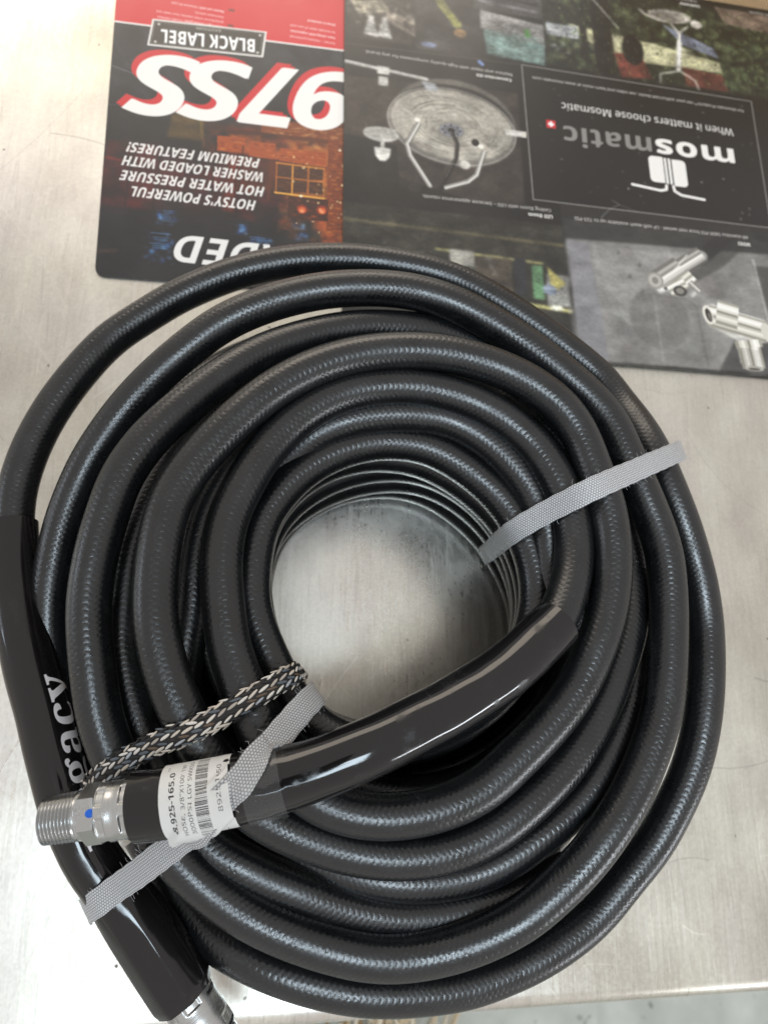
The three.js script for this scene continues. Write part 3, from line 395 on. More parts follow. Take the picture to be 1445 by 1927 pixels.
const S2 = [[130, 1400, 40], [105, 1280, 46], [94, 1142, 54], [116, 1004, 60], [142, 928, 64], [173, 862, 68], [232, 776, 74], [280, 722, 78], [337, 670, 82], [417, 610, 86], [500, 573, 89], [595, 549, 91], [677, 542, 92], [758, 546, 92], [820, 560, 92], [873, 580, 92], [938, 616, 92], [1006, 661, 92], [1056, 701, 92], [1108, 746, 92], [1150, 797, 92], [1174, 850, 92], [1205, 920, 92], [1233, 989, 91], [1249, 1042, 91], [1256, 1111, 90], [1257, 1190, 90], [1253, 1270, 90], [1243, 1345, 90], [1218, 1423, 90], [1184, 1499, 90], [1139, 1572, 90], [1089, 1634, 88], [1037, 1684, 86], [985, 1727, 84], [880, 1777, 80], [777, 1801, 78], [698, 1802, 78], [594, 1777, 78], [490, 1735, 78], [404, 1680, 79], [352, 1635, 80], [321, 1600, 82], [268, 1525, 84], [225, 1445, 86], [192, 1362, 88], [175, 1253, 91], [168, 1142, 93], [183, 1038, 95], [206, 960, 96], [228, 900, 97], [277, 830, 97], [329, 780, 96], [392, 728, 94], [453, 687, 92], [500, 661, 90], [589, 632, 87], [677, 617, 85], [777, 620, 82], [845, 630, 78], [938, 667, 72], [1010, 712, 68], [1075, 772, 66], [1130, 842, 66], [1165, 912, 66], [1182, 1000, 66], [1195, 1077, 66], [1202, 1181, 67], [1197, 1267, 69], [1184, 1330, 71], [1156, 1399, 74], [1118, 1468, 76], [1073, 1523, 76], [1014, 1572, 76], [945, 1620, 75], [881, 1645, 74], [811, 1657, 74], [742, 1657, 74], [673, 1645, 72], [604, 1622, 68], [508, 1580, 62], [430, 1530, 56]];
const S4 = [[1070, 1640, 64], [1000, 1675, 66], [915, 1703, 68], [846, 1718, 69], [777, 1725, 70], [708, 1720, 71], [638, 1704, 72], [569, 1678, 74], [500, 1652, 75], [450, 1625, 76], [404, 1600, 76], [369, 1560, 76], [341, 1520, 75], [300, 1440, 74], [263, 1350, 74], [242, 1280, 74], [231, 1211, 74], [236, 1142, 74], [249, 1038, 74], [275, 960, 72], [310, 885, 70], [360, 810, 68], [420, 750, 66]];
const S5 = [[1190, 1080, 72], [1188, 1140, 76], [1178, 1200, 79], [1158, 1262, 82], [1128, 1336, 85], [1097, 1388, 88], [1059, 1444, 90], [1014, 1492, 92], [972, 1530, 93], [915, 1571, 93], [846, 1600, 93], [777, 1612, 93], [708, 1610, 93], [638, 1597, 93], [569, 1573, 94], [508, 1545, 95], [455, 1505, 97], [410, 1453, 99], [368, 1390, 101], [332, 1315, 103], [308, 1246, 104], [294, 1177, 105], [292, 1108, 105], [304, 1004, 105], [325, 935, 105], [360, 880, 105], [412, 821, 105], [452, 783, 105], [504, 741, 105], [573, 701, 105], [649, 674, 105], [711, 663, 105], [772, 660, 105], [835, 665, 105], [904, 681, 105], [966, 705, 105], [1015, 733, 105], [1056, 767, 105], [1090, 816, 104], [1113, 876, 104], [1138, 945, 104], [1152, 1035, 103], [1149, 1111, 103], [1139, 1163, 103], [1117, 1225, 103], [1087, 1290, 102], [1045, 1350, 102], [1004, 1395, 102], [958, 1440, 102], [915, 1480, 102], [846, 1515, 102], [777, 1533, 102], [708, 1537, 102], [638, 1524, 102], [580, 1495, 102], [525, 1442, 102], [478, 1350, 101], [446, 1263, 100], [429, 1211, 100], [421, 1142, 100], [416, 1058, 100], [428, 980, 99], [459, 912, 99], [492, 858, 98], [538, 805, 98], [594, 764, 98], [659, 737, 98], [746, 727, 98], [815, 734, 98], [890, 757, 98], [960, 797, 98], [1012, 846, 98], [1045, 897, 99], [1068, 945, 99], [1079, 1000, 99], [1079, 1060, 101], [1066, 1120, 104], [1044, 1172, 107], [1015, 1208, 109]];
const S6 = [[330, 1330, 76], [345, 1230, 78], [361, 1142, 79], [367, 1073, 80], [384, 980, 80], [420, 900, 80], [469, 838, 80], [538, 785, 80], [620, 745, 78], [700, 725, 74]];
const S7 = [[490, 925, 70], [524, 880, 76], [566, 838, 82], [615, 806, 86], [680, 786, 88], [746, 780, 89], [834, 788, 89], [904, 822, 89], [956, 866, 89], [996, 918, 88], [1020, 970, 87], [1032, 1030, 85], [1035, 1100, 82], [1028, 1170, 78], [1000, 1240, 74]];
const S8 = [[474, 1150, 80], [471, 1090, 80], [482, 1010, 80], [501, 962, 80], [528, 927, 80], [556, 897, 80], [608, 862, 80], [660, 842, 80], [720, 832, 80], [800, 841, 80], [869, 876, 80], [931, 927, 80], [962, 965, 80], [995, 1030, 80], [1010, 1090, 80], [1010, 1150, 80], [985, 1230, 80], [930, 1310, 80], [840, 1370, 80], [740, 1400, 80], [640, 1395, 80], [565, 1340, 80], [512, 1250, 80]];
const p1 = turn(S1), p2 = turn(S2); turn(S4); const p5 = turn(S5); turn(S6); turn(S7); const p8 = turn(S8, { closed: true });
// the wall of the hole: turns laid one on another
const rim = pt([[513, 1112, 9], [511, 1180, 9], [524, 1247, 9], [547, 1283, 9], [585, 1318, 9], [666, 1358, 9], [740, 1372, 9], [820, 1355, 9], [890, 1310, 9], [940, 1250, 9], [956, 1180, 9], [945, 1112, 9], [922, 1063, 9], [891, 1018, 9], [855, 986, 9], [810, 957, 9], [756, 941, 9], [697, 942, 9], [639, 955, 9], [585, 982, 9], [540, 1022, 9], [518, 1070, 9]]);
const C = rim.reduce((a, p) => a.add(p), V(0, 0, 0)).divideScalar(rim.length); C.y = 0;
function polar(points, n = 48) {            // distance from C for every direction
  const out = new Array(n).fill(0);
  const P = points.map((q) => [Math.atan2(q.z - C.z, q.x - C.x), Math.hypot(q.x - C.x, q.z - C.z)]);
  for (let i = 0; i < n; i++) { const a = -Math.PI + (i + 0.5) / n * Math.PI * 2; let sw = 0, s = 0; for (const [b, r] of P) { const d = Math.abs(Math.atan2(Math.sin(a - b), Math.cos(a - b))), w = Math.exp(-d * d / 0.012); sw += w; s += w * r; } out[i] = s / (sw + 1e-9); }
  return out;
}
const inR = polar(path(rim, { closed: true, soft: 4 })), s8R = polar(p8);
const loop = (f, h) => { const q = []; for (let i = 0; i < 48; i++) { const a = -Math.PI + (i + 0.5) / 48 * Math.PI * 2, r = f(i, a); q.push(V(C.x + Math.cos(a) * r, h * mm, C.z + Math.sin(a) * r)); } return q; };
[0.0, 0.24, 0.46, 0.78].forEach((t, k) => turn(loop((i, a) => (inR[i] + HR) * (1 - t) + s8R[i] * t + (1.0 * Math.sin(a * 2 + k * 2.1) + 0.7 * Math.sin(a * 3 - k * 1.3)) * mm, 9 + 17.7 * k), { closed: true, soft: 4 }));
const firstTurn = p2.slice(0, Math.round(p2.length * 0.5)), outR = polar(firstTurn);
for (let k = 0; k < 3; k++) for (let j = 0; j < 5; j++) {
  const off = (18 * (j + 1) + (k % 2 ? 6 : 0)) * mm;
  turn(loop((i, a) => Math.min(inR[i] + HR + off + 1.5 * mm * Math.sin(a * 3 + j + k * 2), outR[i] - (4 - j) * 3.5 * mm + 0 * k), 9 + 17.7 * k), { closed: true, soft: 6 });
}

// ------------------------------------------------------------------ heat-shrink sleeves
const smudge = grey(512, 512, (x, y) => 0.09 + 0.3 * smooth(0.55, 0.8, fbm(x / 50, y / 40, 125, 5)) * (0.5 + 0.5 * noise2(x / 3, y / 3, 127)) + (noise2(x / 90, y / 1.2, 129) > 0.93 ? 0.1 : 0));
const vinyl = (map) => mat({ color: map ? rgb(1, 1, 1) : rgb(0.008, 0.0075, 0.008), map: map ?? null, roughness: 1, roughnessMap: smudge, ior: 1.58 });
// right sleeve, carrying the label; it ends at the fitting
const pB = path(pt([[1046, 1174, 107], [1008, 1211, 110], [976, 1243, 112], [930, 1279, 114], [882, 1309, 117], [836, 1337, 119], [787, 1362, 121], [735, 1389, 122], [684, 1412, 123], [620, 1438, 122], [555, 1460, 121], [470, 1480, 119], [388, 1497, 117], [320, 1509, 115], [256, 1519, 113]]), { step: 1.2 * mm, soft: 30 });
const rB = (s, a, t) => {
  let r = 10.9 + 1.1 * smooth(0.62, 0.8, t);
  const cr = smooth(0.66, 0.76, t);
  r += (noise2(s * 120, a * 1.6, 91) - 0.5) * (0.12 + 0.5 * cr) + (noise2(s * 420, a * 4, 93) - 0.5) * 0.34 * cr * (1 - smooth(0.93, 1, t));
  r += 0.1 * Math.sin(a * 5 + s * 40) * smooth(0.0, 0.2, t);
  return r * mm;
};
const sleeveB = mesh('sleeve', sweep(pB, { ring: 72, radius: rB, caps: false }), vinyl(), hose);
tag(sleeveB, 'glossy black sleeve with the white sticker');
{ // its open rim over the hose
  const rimP = pB.slice(0, 3); mesh('sleeve_rim', sweep([pB[0].clone().addScaledVector(pB[1].clone().sub(pB[0]).normalize(), -0.2 * mm), ...rimP], { ring: 48, radius: (s) => (s < 0.1 * mm ? 9.3 : s < 0.9 * mm ? 10.7 : 10.9) * mm }), vinyl(), sleeveB);
}
// left sleeve with the maker's word printed along it
const ptsA = [[24, 985, 52], [25, 1040, 53], [29, 1100, 54], [38, 1160, 56], [50, 1215, 57], [64, 1275, 58], [82, 1335, 59], [97, 1400, 60], [112, 1460, 61], [130, 1520, 61], [150, 1570, 61], [171, 1612, 60], [205, 1660, 59], [242, 1710, 57], [275, 1757, 55], [310, 1812, 53], [350, 1872, 51]];
const pA = path(pt(ptsA), { step: 1.2 * mm, soft: 30 }), lenA = pA.reduce((a, q, i) => a + (i ? q.distanceTo(pA[i - 1]) : 0), 0);
const rA = (s, a, t) => {
  const wide = smooth(0.72, 0.86, t), q = Math.PI / 4, f = ((a - 1.86) / q) - Math.floor((a - 1.86) / q), flat = Math.cos(q / 2) / Math.cos((f - 0.5) * q);
  let r = (11.1 + 2.2 * wide) * (1 + (flat - 1) * 0.8 * wide);
  r += (noise2(s * 70, a * 0.9, 95) - 0.5) * (0.1 + 0.25 * smooth(0.35, 0.6, t)) + (noise2(s * 210, a * 2.2, 97) - 0.5) * 0.12 * smooth(0.5, 0.75, t);
  return r * mm * (1 - 0.05 * smooth(0.985, 1, t));
};
const WORD = { s: 0.675, v: 0.495, flip: -1 };
const [cA, gA] = canvas(2048, 512);
gA.fillStyle = '#151314'; gA.fillRect(0, 0, 2048, 512);
const sleeveA = mesh('sleeve', (() => { const g = sweep(pA, { ring: 80, radius: rA, uLen: lenA }); return g; })(), null, hose);
{
  // the word runs along the flank that faces the hole, read from the lower end upward
  // canvas x = along from the upper end (0..lenA), canvas y = 1 - v around; text is read from the lower end upward
  const kx = 2048 / lenA, ky = 512 / (2 * Math.PI * 11.2 * mm);
  gA.save(); gA.translate(WORD.s * 2048, 512 * (1 - WORD.v)); gA.scale(-1, WORD.flip); gA.font = 'bold 100px serif'; const w = gA.measureText('Legacy').width;
  gA.scale(0.074 * kx / w, 0.0136 * ky / 72); gA.fillStyle = '#e2e1e6'; gA.fillText('Legacy', 0, 0); gA.restore();
}
sleeveA.material = vinyl(texOf(cA, true));
tag(sleeveA, 'glossy black sleeve lettered along its side');

// ------------------------------------------------------------------ fittings
const zinc = (() => { const t = grey(256, 256, (x, y) => 0.3 + 0.22 * (fbm(x / 40, y / 40, 101, 4) - 0.5) + 0.1 * (noise2(x / 2, y / 60, 103) - 0.5)); return mat({ metalness: 1, color: rgb(0.56, 0.57, 0.565), roughness: 1, roughnessMap: t, bumpMap: t, bumpScale: 0.00018 }); })();
const zincBlank = mat({ metalness: 1, color: rgb(0.58, 0.59, 0.59), roughness: 0.24 });
// solids of turning about +x; radius(x, phi)
function turned(x0, x1, nx, nphi, radius, capEnds = [true, true]) {
  const pos = [], idx = [], uv = [];
  for (let i = 0; i <= nx; i++) for (let j = 0; j <= nphi; j++) { const x = x0 + (x1 - x0) * i / nx, a = j / nphi * Math.PI * 2, r = radius(x, a); pos.push(x, r * Math.cos(a), r * Math.sin(a)); uv.push(x * 60, j / nphi); }
  const w = nphi + 1; for (let i = 0; i < nx; i++) for (let j = 0; j < nphi; j++) { const a = i * w + j, b = a + w; idx.push(a, a + 1, b, b, a + 1, b + 1); }
  const g = new THREE.BufferGeometry(); g.setAttribute('position', new THREE.Float32BufferAttribute(pos, 3)); g.setAttribute('uv', new THREE.Float32BufferAttribute(uv, 2)); g.setIndex(idx);
  const parts = [g.toNonIndexed()];
  [x0, x1].forEach((x, e) => { if (!capEnds[e]) return; const q = [], u = []; for (let j = 0; j < nphi; j++) { const A = j / nphi * Math.PI * 2, B = (j + 1) / nphi * Math.PI * 2, ra = radius(x, A), rb = radius(x, B), tri = [[x, 0, 0], [x, ra * Math.cos(A), ra * Math.sin(A)], [x, rb * Math.cos(B), rb * Math.sin(B)]]; if (!e) tri.reverse(); tri.reverse(); for (const v of tri) { q.push(...v); u.push(0, 0); } } const c = new THREE.BufferGeometry(); c.setAttribute('position', new THREE.Float32BufferAttribute(q, 3)); c.setAttribute('uv', new THREE.Float32BufferAttribute(u, 2)); parts.push(c); });
  const m = mergeGeometries(parts); m.computeVertexNormals(); return m;
}
const smoothTurned = (x0, x1, nx, nphi, radius) => { // shared normals
  const pos = [], idx = [], uv = []; const w = nphi + 1;
  for (let i = 0; i <= nx; i++) for (let j = 0; j <= nphi; j++) { const x = x0 + (x1 - x0) * i / nx, a = j / nphi * Math.PI * 2, r = i === 0 || i === nx ? 0.004 : radius(x, a); pos.push(i === 0 ? x0 : i === nx ? x1 : x, r * Math.cos(a), r * Math.sin(a)); uv.push(x * 60, j / nphi); }
  for (let i = 0; i < nx; i++) for (let j = 0; j < nphi; j++) { const a = i * w + j, b = a + w; idx.push(a, a + 1, b, b, a + 1, b + 1); }
  const g = new THREE.BufferGeometry(); g.setAttribute('position', new THREE.Float32BufferAttribute(pos, 3)); g.setAttribute('uv', new THREE.Float32BufferAttribute(uv, 2)); g.setIndex(idx); g.computeVertexNormals(); return g;
};
function aim(g, a, b, roll = 0) { // x axis from a to b
  const X = b.clone().sub(a).normalize(), Z = X.clone().cross(V(0, 1, 0)).normalize(), Y = Z.clone().cross(X); g.position.copy(a); g.quaternion.setFromRotationMatrix(new THREE.Matrix4().makeBasis(X, Y, Z)); g.rotateX(roll);
}
const ferruleR = (L, R) => (x, a) => { const u = x / L; let r = R - 0.25 * Math.exp(-((u - 0.5) ** 2) / 0.02); const pk = (c, w) => smooth(0, 0.04, w - Math.abs(u - c)); const seg = smooth(0, 0.12, 0.36 - Math.abs(((a / (Math.PI / 3)) % 1) - 0.5)); r -= 0.8 * seg * Math.max(pk(0.2, 0.13), pk(0.85, 0.13)); r -= 0.5 * (1 - smooth(0, 0.05, u)) + 0.4 * (1 - smooth(0, 0.04, 1 - u)); return r * mm; };
{
  const fit = new THREE.Group(); fit.name = 'hose_fitting'; hose.add(fit); tag(fit, 'zinc plated threaded fitting with a dab of blue paint');
  const a = at(262, 1518, 113), b = at(84, 1545, 108); aim(fit, a, b, 0.12);
  const L = a.distanceTo(b), e1 = 0.38 * L, e2 = 0.565 * L;
  mesh('ferrule', smoothTurned(-1 * mm, e1, 90, 180, (x, an) => ferruleR(e1, 10.2)(Math.max(0, x), an)), zinc, fit);
  const sh = new THREE.Shape(); for (let i = 0; i < 6; i++) { const q = i * Math.PI / 3, R = 10.3 * mm; i ? sh.lineTo(R * Math.cos(q), R * Math.sin(q)) : sh.moveTo(R * Math.cos(q), R * Math.sin(q)); }
  const hexG = new THREE.ExtrudeGeometry(sh, { depth: e2 - e1 - 1.2 * mm, bevelEnabled: true, bevelThickness: 0.5 * mm, bevelSize: 0.5 * mm, bevelOffset: -0.5 * mm, bevelSegments: 3 }); hexG.rotateY(Math.PI / 2); hexG.translate(e1 + 0.6 * mm, 0, 0);
  const nut = mesh('hex_nut', hexG, zinc, fit);
  const pitch = 1.27 * mm, tl = L - e2;
  mesh('thread', smoothTurned(e2 - 0.5 * mm, L, 260, 72, (x, an) => { const f = (x / pitch + an / (2 * Math.PI)); const saw = Math.abs((f - Math.floor(f)) * 2 - 1), u = (x - e2) / tl; return (8.55 - 0.45 * u - 1.25 * saw * smooth(0.02, 0.2, u) * 0.85 - 1.1 * smooth(0.965, 1, u)) * mm; }), zincBlank, fit);
  const dot = mesh('paint_dab', new THREE.SphereGeometry(1.45 * mm, 24, 16), mat({ color: rgb(0.005, 0.12, 0.62), roughness: 0.35 }), nut); dot.scale.set(1.25, 0.3, 1);
  dot.position.set(e1 + 1.0 * mm, 8.95 * mm, 0.2 * mm);
  const font = await new FontLoader().loadAsync('fonts/droid/droid_sans_regular.typeface.json');
  for (const [s, x] of [['VBP', e1 + 5.6 * mm], ['VBR', e1 + 2.6 * mm]]) { const t = new TextGeometry(s, { font, size: 2.2 * mm, depth: 0.12 * mm, curveSegments: 4 }); t.rotateX(-Math.PI / 2); t.rotateY(Math.PI / 2); const m = mesh('stamped_mark', t, zincBlank, nut); m.position.set(x + 1.2 * mm, 8.93 * mm, 4.6 * mm); m.name = 'stamped_mark'; }
}
{
  const fit = new THREE.Group(); fit.name = 'hose_fitting'; hose.add(fit); tag(fit, 'zinc plated fitting at the lower left end');
  const a = at(340, 1856, 51), b = at(452, 2024, 46); aim(fit, a, b, 0.3);
  const L = a.distanceTo(b);
  mesh('ferrule', smoothTurned(0, L * 0.55, 80, 180, (x, an) => ferruleR(L * 0.55, 10.6)(x, an)), zinc, fit);
  const sh = new THREE.Shape(); for (let i = 0; i < 6; i++) { const q = i * Math.PI / 3, R = 10.8 * mm; i ? sh.lineTo(R * Math.cos(q), R * Math.sin(q)) : sh.moveTo(R * Math.cos(q), R * Math.sin(q)); }
  const hexG = new THREE.ExtrudeGeometry(sh, { depth: L * 0.2, bevelEnabled: true, bevelThickness: 0.5 * mm, bevelSize: 0.5 * mm, bevelOffset: -0.5 * mm, bevelSegments: 3 }); hexG.rotateY(Math.PI / 2); hexG.translate(L * 0.56, 0, 0); mesh('hex_nut', hexG, zinc, fit);
  mesh('thread', smoothTurned(L * 0.77, L, 120, 60, (x, an) => { const f = x / (1.27 * mm) + an / 6.283; return (8.3 - Math.abs((f - Math.floor(f)) * 2 - 1)) * mm; }), zincBlank, fit);
}

// ------------------------------------------------------------------ webbing straps
const weave = (() => {
  const f = (x, y) => { const u = x / 256 * 8, v = y / 256 * 10, row = Math.floor(v), a = u + 0.5 * (row % 2), fu = a - Math.floor(a) - 0.5, fv = v - row - 0.5; const r2 = (fu * fu) / 0.16 + (fv * fv) / 0.2; return [Math.max(0, 1 - r2), row]; };
  const bump = grey(256, 256, (x, y) => Math.sqrt(f(x, y)[0]) * 0.85 + 0.1 * noise2(x / 2, y / 2, 107));
  const d = new Uint8Array(256 * 256 * 4); for (let y = 0; y < 256; y++) for (let x = 0; x < 256; x++) { const h = f(x, y)[0], v = (h > 0.1 ? 206 : 138) + (noise2(x / 5, y / 3, 109) - 0.5) * 26, o = (y * 256 + x) * 4; d[o] = v; d[o + 1] = v + 1; d[o + 2] = v + 3; d[o + 3] = 255; }
  const t = new THREE.DataTexture(d, 256, 256); t.colorSpace = THREE.SRGBColorSpace; t.wrapS = t.wrapT = THREE.RepeatWrapping; t.magFilter = THREE.LinearFilter; t.needsUpdate = true;
  return { bump, map: t };
})();
const strapM = mat({ map: weave.map, bumpMap: weave.bump, bumpScale: 0.00028, roughness: 0.42, sheen: 0.3, sheenColor: rgb(0.6, 0.62, 0.65) });
function ribbon(p, half, thick, ups) {
  const N = p.length, T = p.map((_, i) => p[Math.min(N - 1, i + 1)].clone().sub(p[Math.max(0, i - 1)]).normalize());
  const pos = [], uv = [], idx = []; let s = 0;
  const prof = [[-1, 0], [-1, 1], [-0.5, 1.12], [0, 1.15], [0.5, 1.12], [1, 1], [1, 0], [0, -0.1]], n = prof.length;
  for (let i = 0; i < N; i++) {
    if (i) s += p[i].distanceTo(p[i - 1]);
    const up = ups(i / (N - 1), p[i]), side = T[i].clone().cross(up).normalize(), nn = side.clone().cross(T[i]).normalize(), w = half * (1 + 0.02 * Math.sin(s * 700));
    for (let j = 0; j <= n; j++) { const [a, b] = prof[j % n]; const q = p[i].clone().addScaledVector(side, a * w).addScaledVector(nn, b * thick); pos.push(q.x, q.y, q.z); uv.push(s / 0.0098, (a * 0.5 + 0.5) * 1.06); }
  }
  const w = n + 1; for (let i = 0; i < N - 1; i++) for (let j = 0; j < n; j++) { const a = i * w + j, b = a + w; idx.push(a, b, a + 1, b, b + 1, a + 1); }
  const g = new THREE.BufferGeometry(); g.setAttribute('position', new THREE.Float32BufferAttribute(pos, 3)); g.setAttribute('uv', new THREE.Float32BufferAttribute(uv, 2)); g.setIndex(idx); const f = g.toNonIndexed(); f.computeVertexNormals(); return g.computeVertexNormals(), g;
}
const upAt = (dirs) => (t, q) => { for (let k = 0; k < dirs.length - 1; k++) if (t <= dirs[k + 1][0]) { const f = (t - dirs[k][0]) / (dirs[k + 1][0] - dirs[k][0]); return V(...dirs[k][1]).lerp(V(...dirs[k + 1][1]), f).normalize(); } return V(...dirs[dirs.length - 1][1]); };
const strap2P = path([at(1283, 846, 3), at(1283, 846, 30), at(1281, 847, 58), at(1276, 850, 76), at(1264, 855, 87), at(1246, 863, 93.5), at(1222, 873, 100), at(1195, 885, 104), at(1160, 900, 111), at(1128, 914, 116), at(1100, 927, 115), at(1065, 945, 109), at(1035, 960, 103), at(1008, 975, 98), at(975, 994, 92), at(958, 1006, 86), at(944, 1017, 70), at(926, 1033, 40), at(910, 1046, 10), at(907, 1049, 3)], { step: 0.9 * mm, soft: 26 });
tag(mesh('webbing_strap', ribbon(strap2P, 5.2 * mm, 0.7 * mm, upAt([[0, [0.9, 0.1, -0.3]], [0.25, [0.8, 0.35, -0.3]], [0.36, [0.3, 1, -0.1]], [0.46, [0.15, 1, 0]], [0.72, [-0.1, 1, 0]], [0.8, [-0.8, 0.5, 0.5]], [1, [-0.9, 0.2, 0.5]]])), strapM), 'grey woven strap across the right side of the hose coil', 'strap', 'grey woven straps tying the hose coil');
const strap1P = path([at(168, 1716, 28), at(163, 1716, 46), at(166, 1711, 61), at(182, 1701, 70.5), at(215, 1675, 74), at(258, 1645, 88), at(300, 1612, 101), at(337, 1583, 110), at(362, 1561, 118), at(395, 1528, 128), at(430, 1494, 131.5), at(465, 1455, 130), at(490, 1426, 126), at(515, 1396, 121), at(548, 1357, 113), at(578, 1323, 107), at(592, 1309, 100), at(597, 1304, 84), at(594, 1306, 40), at(590, 1308, 6)], { step: 0.9 * mm, soft: 20 });
for (let k = 0; k < 6; k++) { // the strap lies on the sleeve where it crosses it
  for (const q of strap1P) { let c = pB[0], d = 1; for (const b of pB) { const e = b.distanceTo(q); if (e < d) { d = e; c = b; } } if (d < 12.6 * mm && q.y > c.y - 0.001) q.sub(c).setLength(12.15 * mm).add(c); }
  for (let i = 1; i < strap1P.length - 1; i++) strap1P[i].lerp(strap1P[i - 1].clone().add(strap1P[i + 1]).multiplyScalar(0.5), 0.5);
}
const onSleeve = (g) => { // its edges hug the round of the sleeve
  const a = g.attributes.position, q = V();
  for (let i = 0; i < a.count; i++) { q.fromBufferAttribute(a, i); const j = i % 9, top = j >= 1 && j <= 5 ? 0.72 : 0; let c = pB[0], d = 1; for (const b of pB) { const e = b.distanceTo(q); if (e < d) { d = e; c = b; } } const R = (12.15 + top) * mm, k = (1 - smooth(12.9, 14.4, d / mm)) * smooth(-1, 3, (q.y - c.y) / mm); if (k > 0) { const t = q.clone().sub(c).setLength(R).add(c); q.lerp(t, k); a.setXYZ(i, q.x, q.y, q.z); } }
  g.computeVertexNormals(); return g;
};
tag(mesh('webbing_strap_001', onSleeve(ribbon(strap1P, 5.2 * mm, 0.7 * mm, upAt([[0, [-0.9, 0.2, 0.4]], [0.12, [-0.5, 0.8, 0.3]], [0.25, [-0.25, 1, 0.15]], [0.45, [-0.1, 0.9, 0.35]], [0.55, [0, 1, 0]], [0.78, [0.2, 1, -0.2]], [0.84, [0.7, 0.6, -0.4]], [1, [0.8, 0.2, -0.5]]]))), strapM), 'grey woven strap passing under the white sticker at lower left', 'strap', 'grey woven straps tying the hose coil');

// ------------------------------------------------------------------ sticker
{
  const [c, g] = canvas(1024, 1400);
  g.fillStyle = '#dfe0de'; g.fillRect(0, 0, 1024, 1400);
  // canvas x runs from the fitting side towards the hole, y from the far side of the sleeve to the near side
  const tx = (s, x, y, w, cap, o = {}) => { g.save(); g.translate(x, y); g.rotate(-Math.PI / 2); g.font = `${o.font ?? ''} 100px sans-serif`; const m = g.measureText(s).width, k = cap / 71.4; g.scale(w / m, k); g.fillStyle = o.color ?? '#1b1b1d'; g.fillText(s, 0, 0); g.restore(); };
  const y0 = 1010; tx('8.925-165.0', 225, y0 - 30, 620, 78, { font: 'bold' }); tx("HOSE, 3/8\"X100' 1W", 368, y0, 760, 58); tx('3000PSI LGY SWXSO', 478, y0, 800, 58); tx('89251650', 905, y0 - 190, 470, 64, { color: '#3a3b3d' }); tx('(TP', 130, 330, 70, 34, { color: '#555' });
  for (let y = 190; y < 1070;) { const w = 3 + Math.floor(rnd() * 3) * 4; g.fillStyle = '#232325'; g.fillRect(530, y, 180, w); y += w + 4 + Math.floor(rnd() * 3) * 4; }
  for (let i = 0; i < 900; i++) { const y = 590 + Math.pow(rnd(), 0.7) * 520, x = 320 + rnd() * 640; g.fillStyle = `rgba(223,224,222,${0.5 + rnd() * 0.5})`; if (x > 1540 - y * 1.25) g.fillRect(x, y, 4 + rnd() * 9, 3 + rnd() * 4); }
  const N = pB.length, near = (q) => pB.reduce((k, c, i) => (c.distanceTo(q) < pB[k].distanceTo(q) ? i : k), 0), a = near(at(450, 1486, 118)), b = near(at(316, 1510, 115)), P = pB.slice(a, b).reverse();
  const sD = strap1P.filter((q) => pB.some((c) => c.distanceTo(q) < 15.5 * mm));
  const lab = sweep(P, { ring: 60, a0: Math.PI * 1.12, a1: -Math.PI * 0.12, radius: (s, an, t, c0) => {
    return 12.45 * mm; }, uLen: 1 });
  const pos = lab.attributes.position, uv = lab.attributes.uv, nrm = lab.attributes.normal, rows = P.length;
  for (let i = 0; i < pos.count; i++) {
    const q = V().fromBufferAttribute(pos, i), r = Math.floor(i / 61); let dmin = 1, sn = sD[0]; for (const s of sD) { const e = s.distanceToSquared(q); if (e < dmin) { dmin = e; sn = s; } } const rs = Math.min(...P.map((c) => c.distanceTo(sn))) / mm;
    const axis = P[r], out = q.clone().sub(axis).normalize(), k = 1 - smooth(6.1, 8, Math.sqrt(dmin) / mm);
    const far = k, crease = (noise2(q.x * 500, q.z * 500, 113) - 0.5) * 0.15;
    const lift = (12.35 - 12.45 + crease + far * Math.max(1.35, rs + 1.9 - 12.35)) * mm; q.addScaledVector(out, lift); pos.setXYZ(i, q.x, q.y, q.z);
    const t = r / (rows - 1), f = (i % 61) / 60; uv.setXY(i, t, 1 - f);
  }
  lab.computeVertexNormals();
  const paperBump = grey(512, 512, (x, y) => 0.5 + 0.3 * (fbm(x / 50, y / 50, 117, 4) - 0.5) + 0.1 * noise2(x / 2, y / 2, 119));
  tag(mesh('label_sticker', lab, mat({ map: texOf(c, true), roughness: 0.38, bumpMap: paperBump, bumpScale: 0.0002, side: THREE.DoubleSide }), hose), 'white printed sticker with a bar code');
}

// clear tape round the sleeve, creased, over and beside the sticker
{
  const near = (q) => pB.reduce((k, c, i) => (c.distanceTo(q) < pB[k].distanceTo(q) ? i : k), 0), film = mat({ color: rgb(0.8, 0.8, 0.8), roughness: 0.16, transparent: true, opacity: 0.05, ior: 1.5 });
  for (const [x0, y0, h0, x1, y1, h1] of [[536, 1466, 121, 456, 1484, 119], [312, 1511, 115, 301, 1513, 114]]) {
    const P = pB.slice(near(at(x0, y0, h0)), near(at(x1, y1, h1))).reverse(); if (P.length < 4) continue;
    const g = sweep(P, { ring: 90, a0: Math.PI * 1.12, a1: -Math.PI * 0.12, uLen: 1, radius: (s, a) => (12.85 + 0.45 * Math.max(0, noise2(s * 170 + 3, a * 3, 121) - 0.45)) * mm });
    mesh('clear_tape', g, film, sleeveB);
  }
}
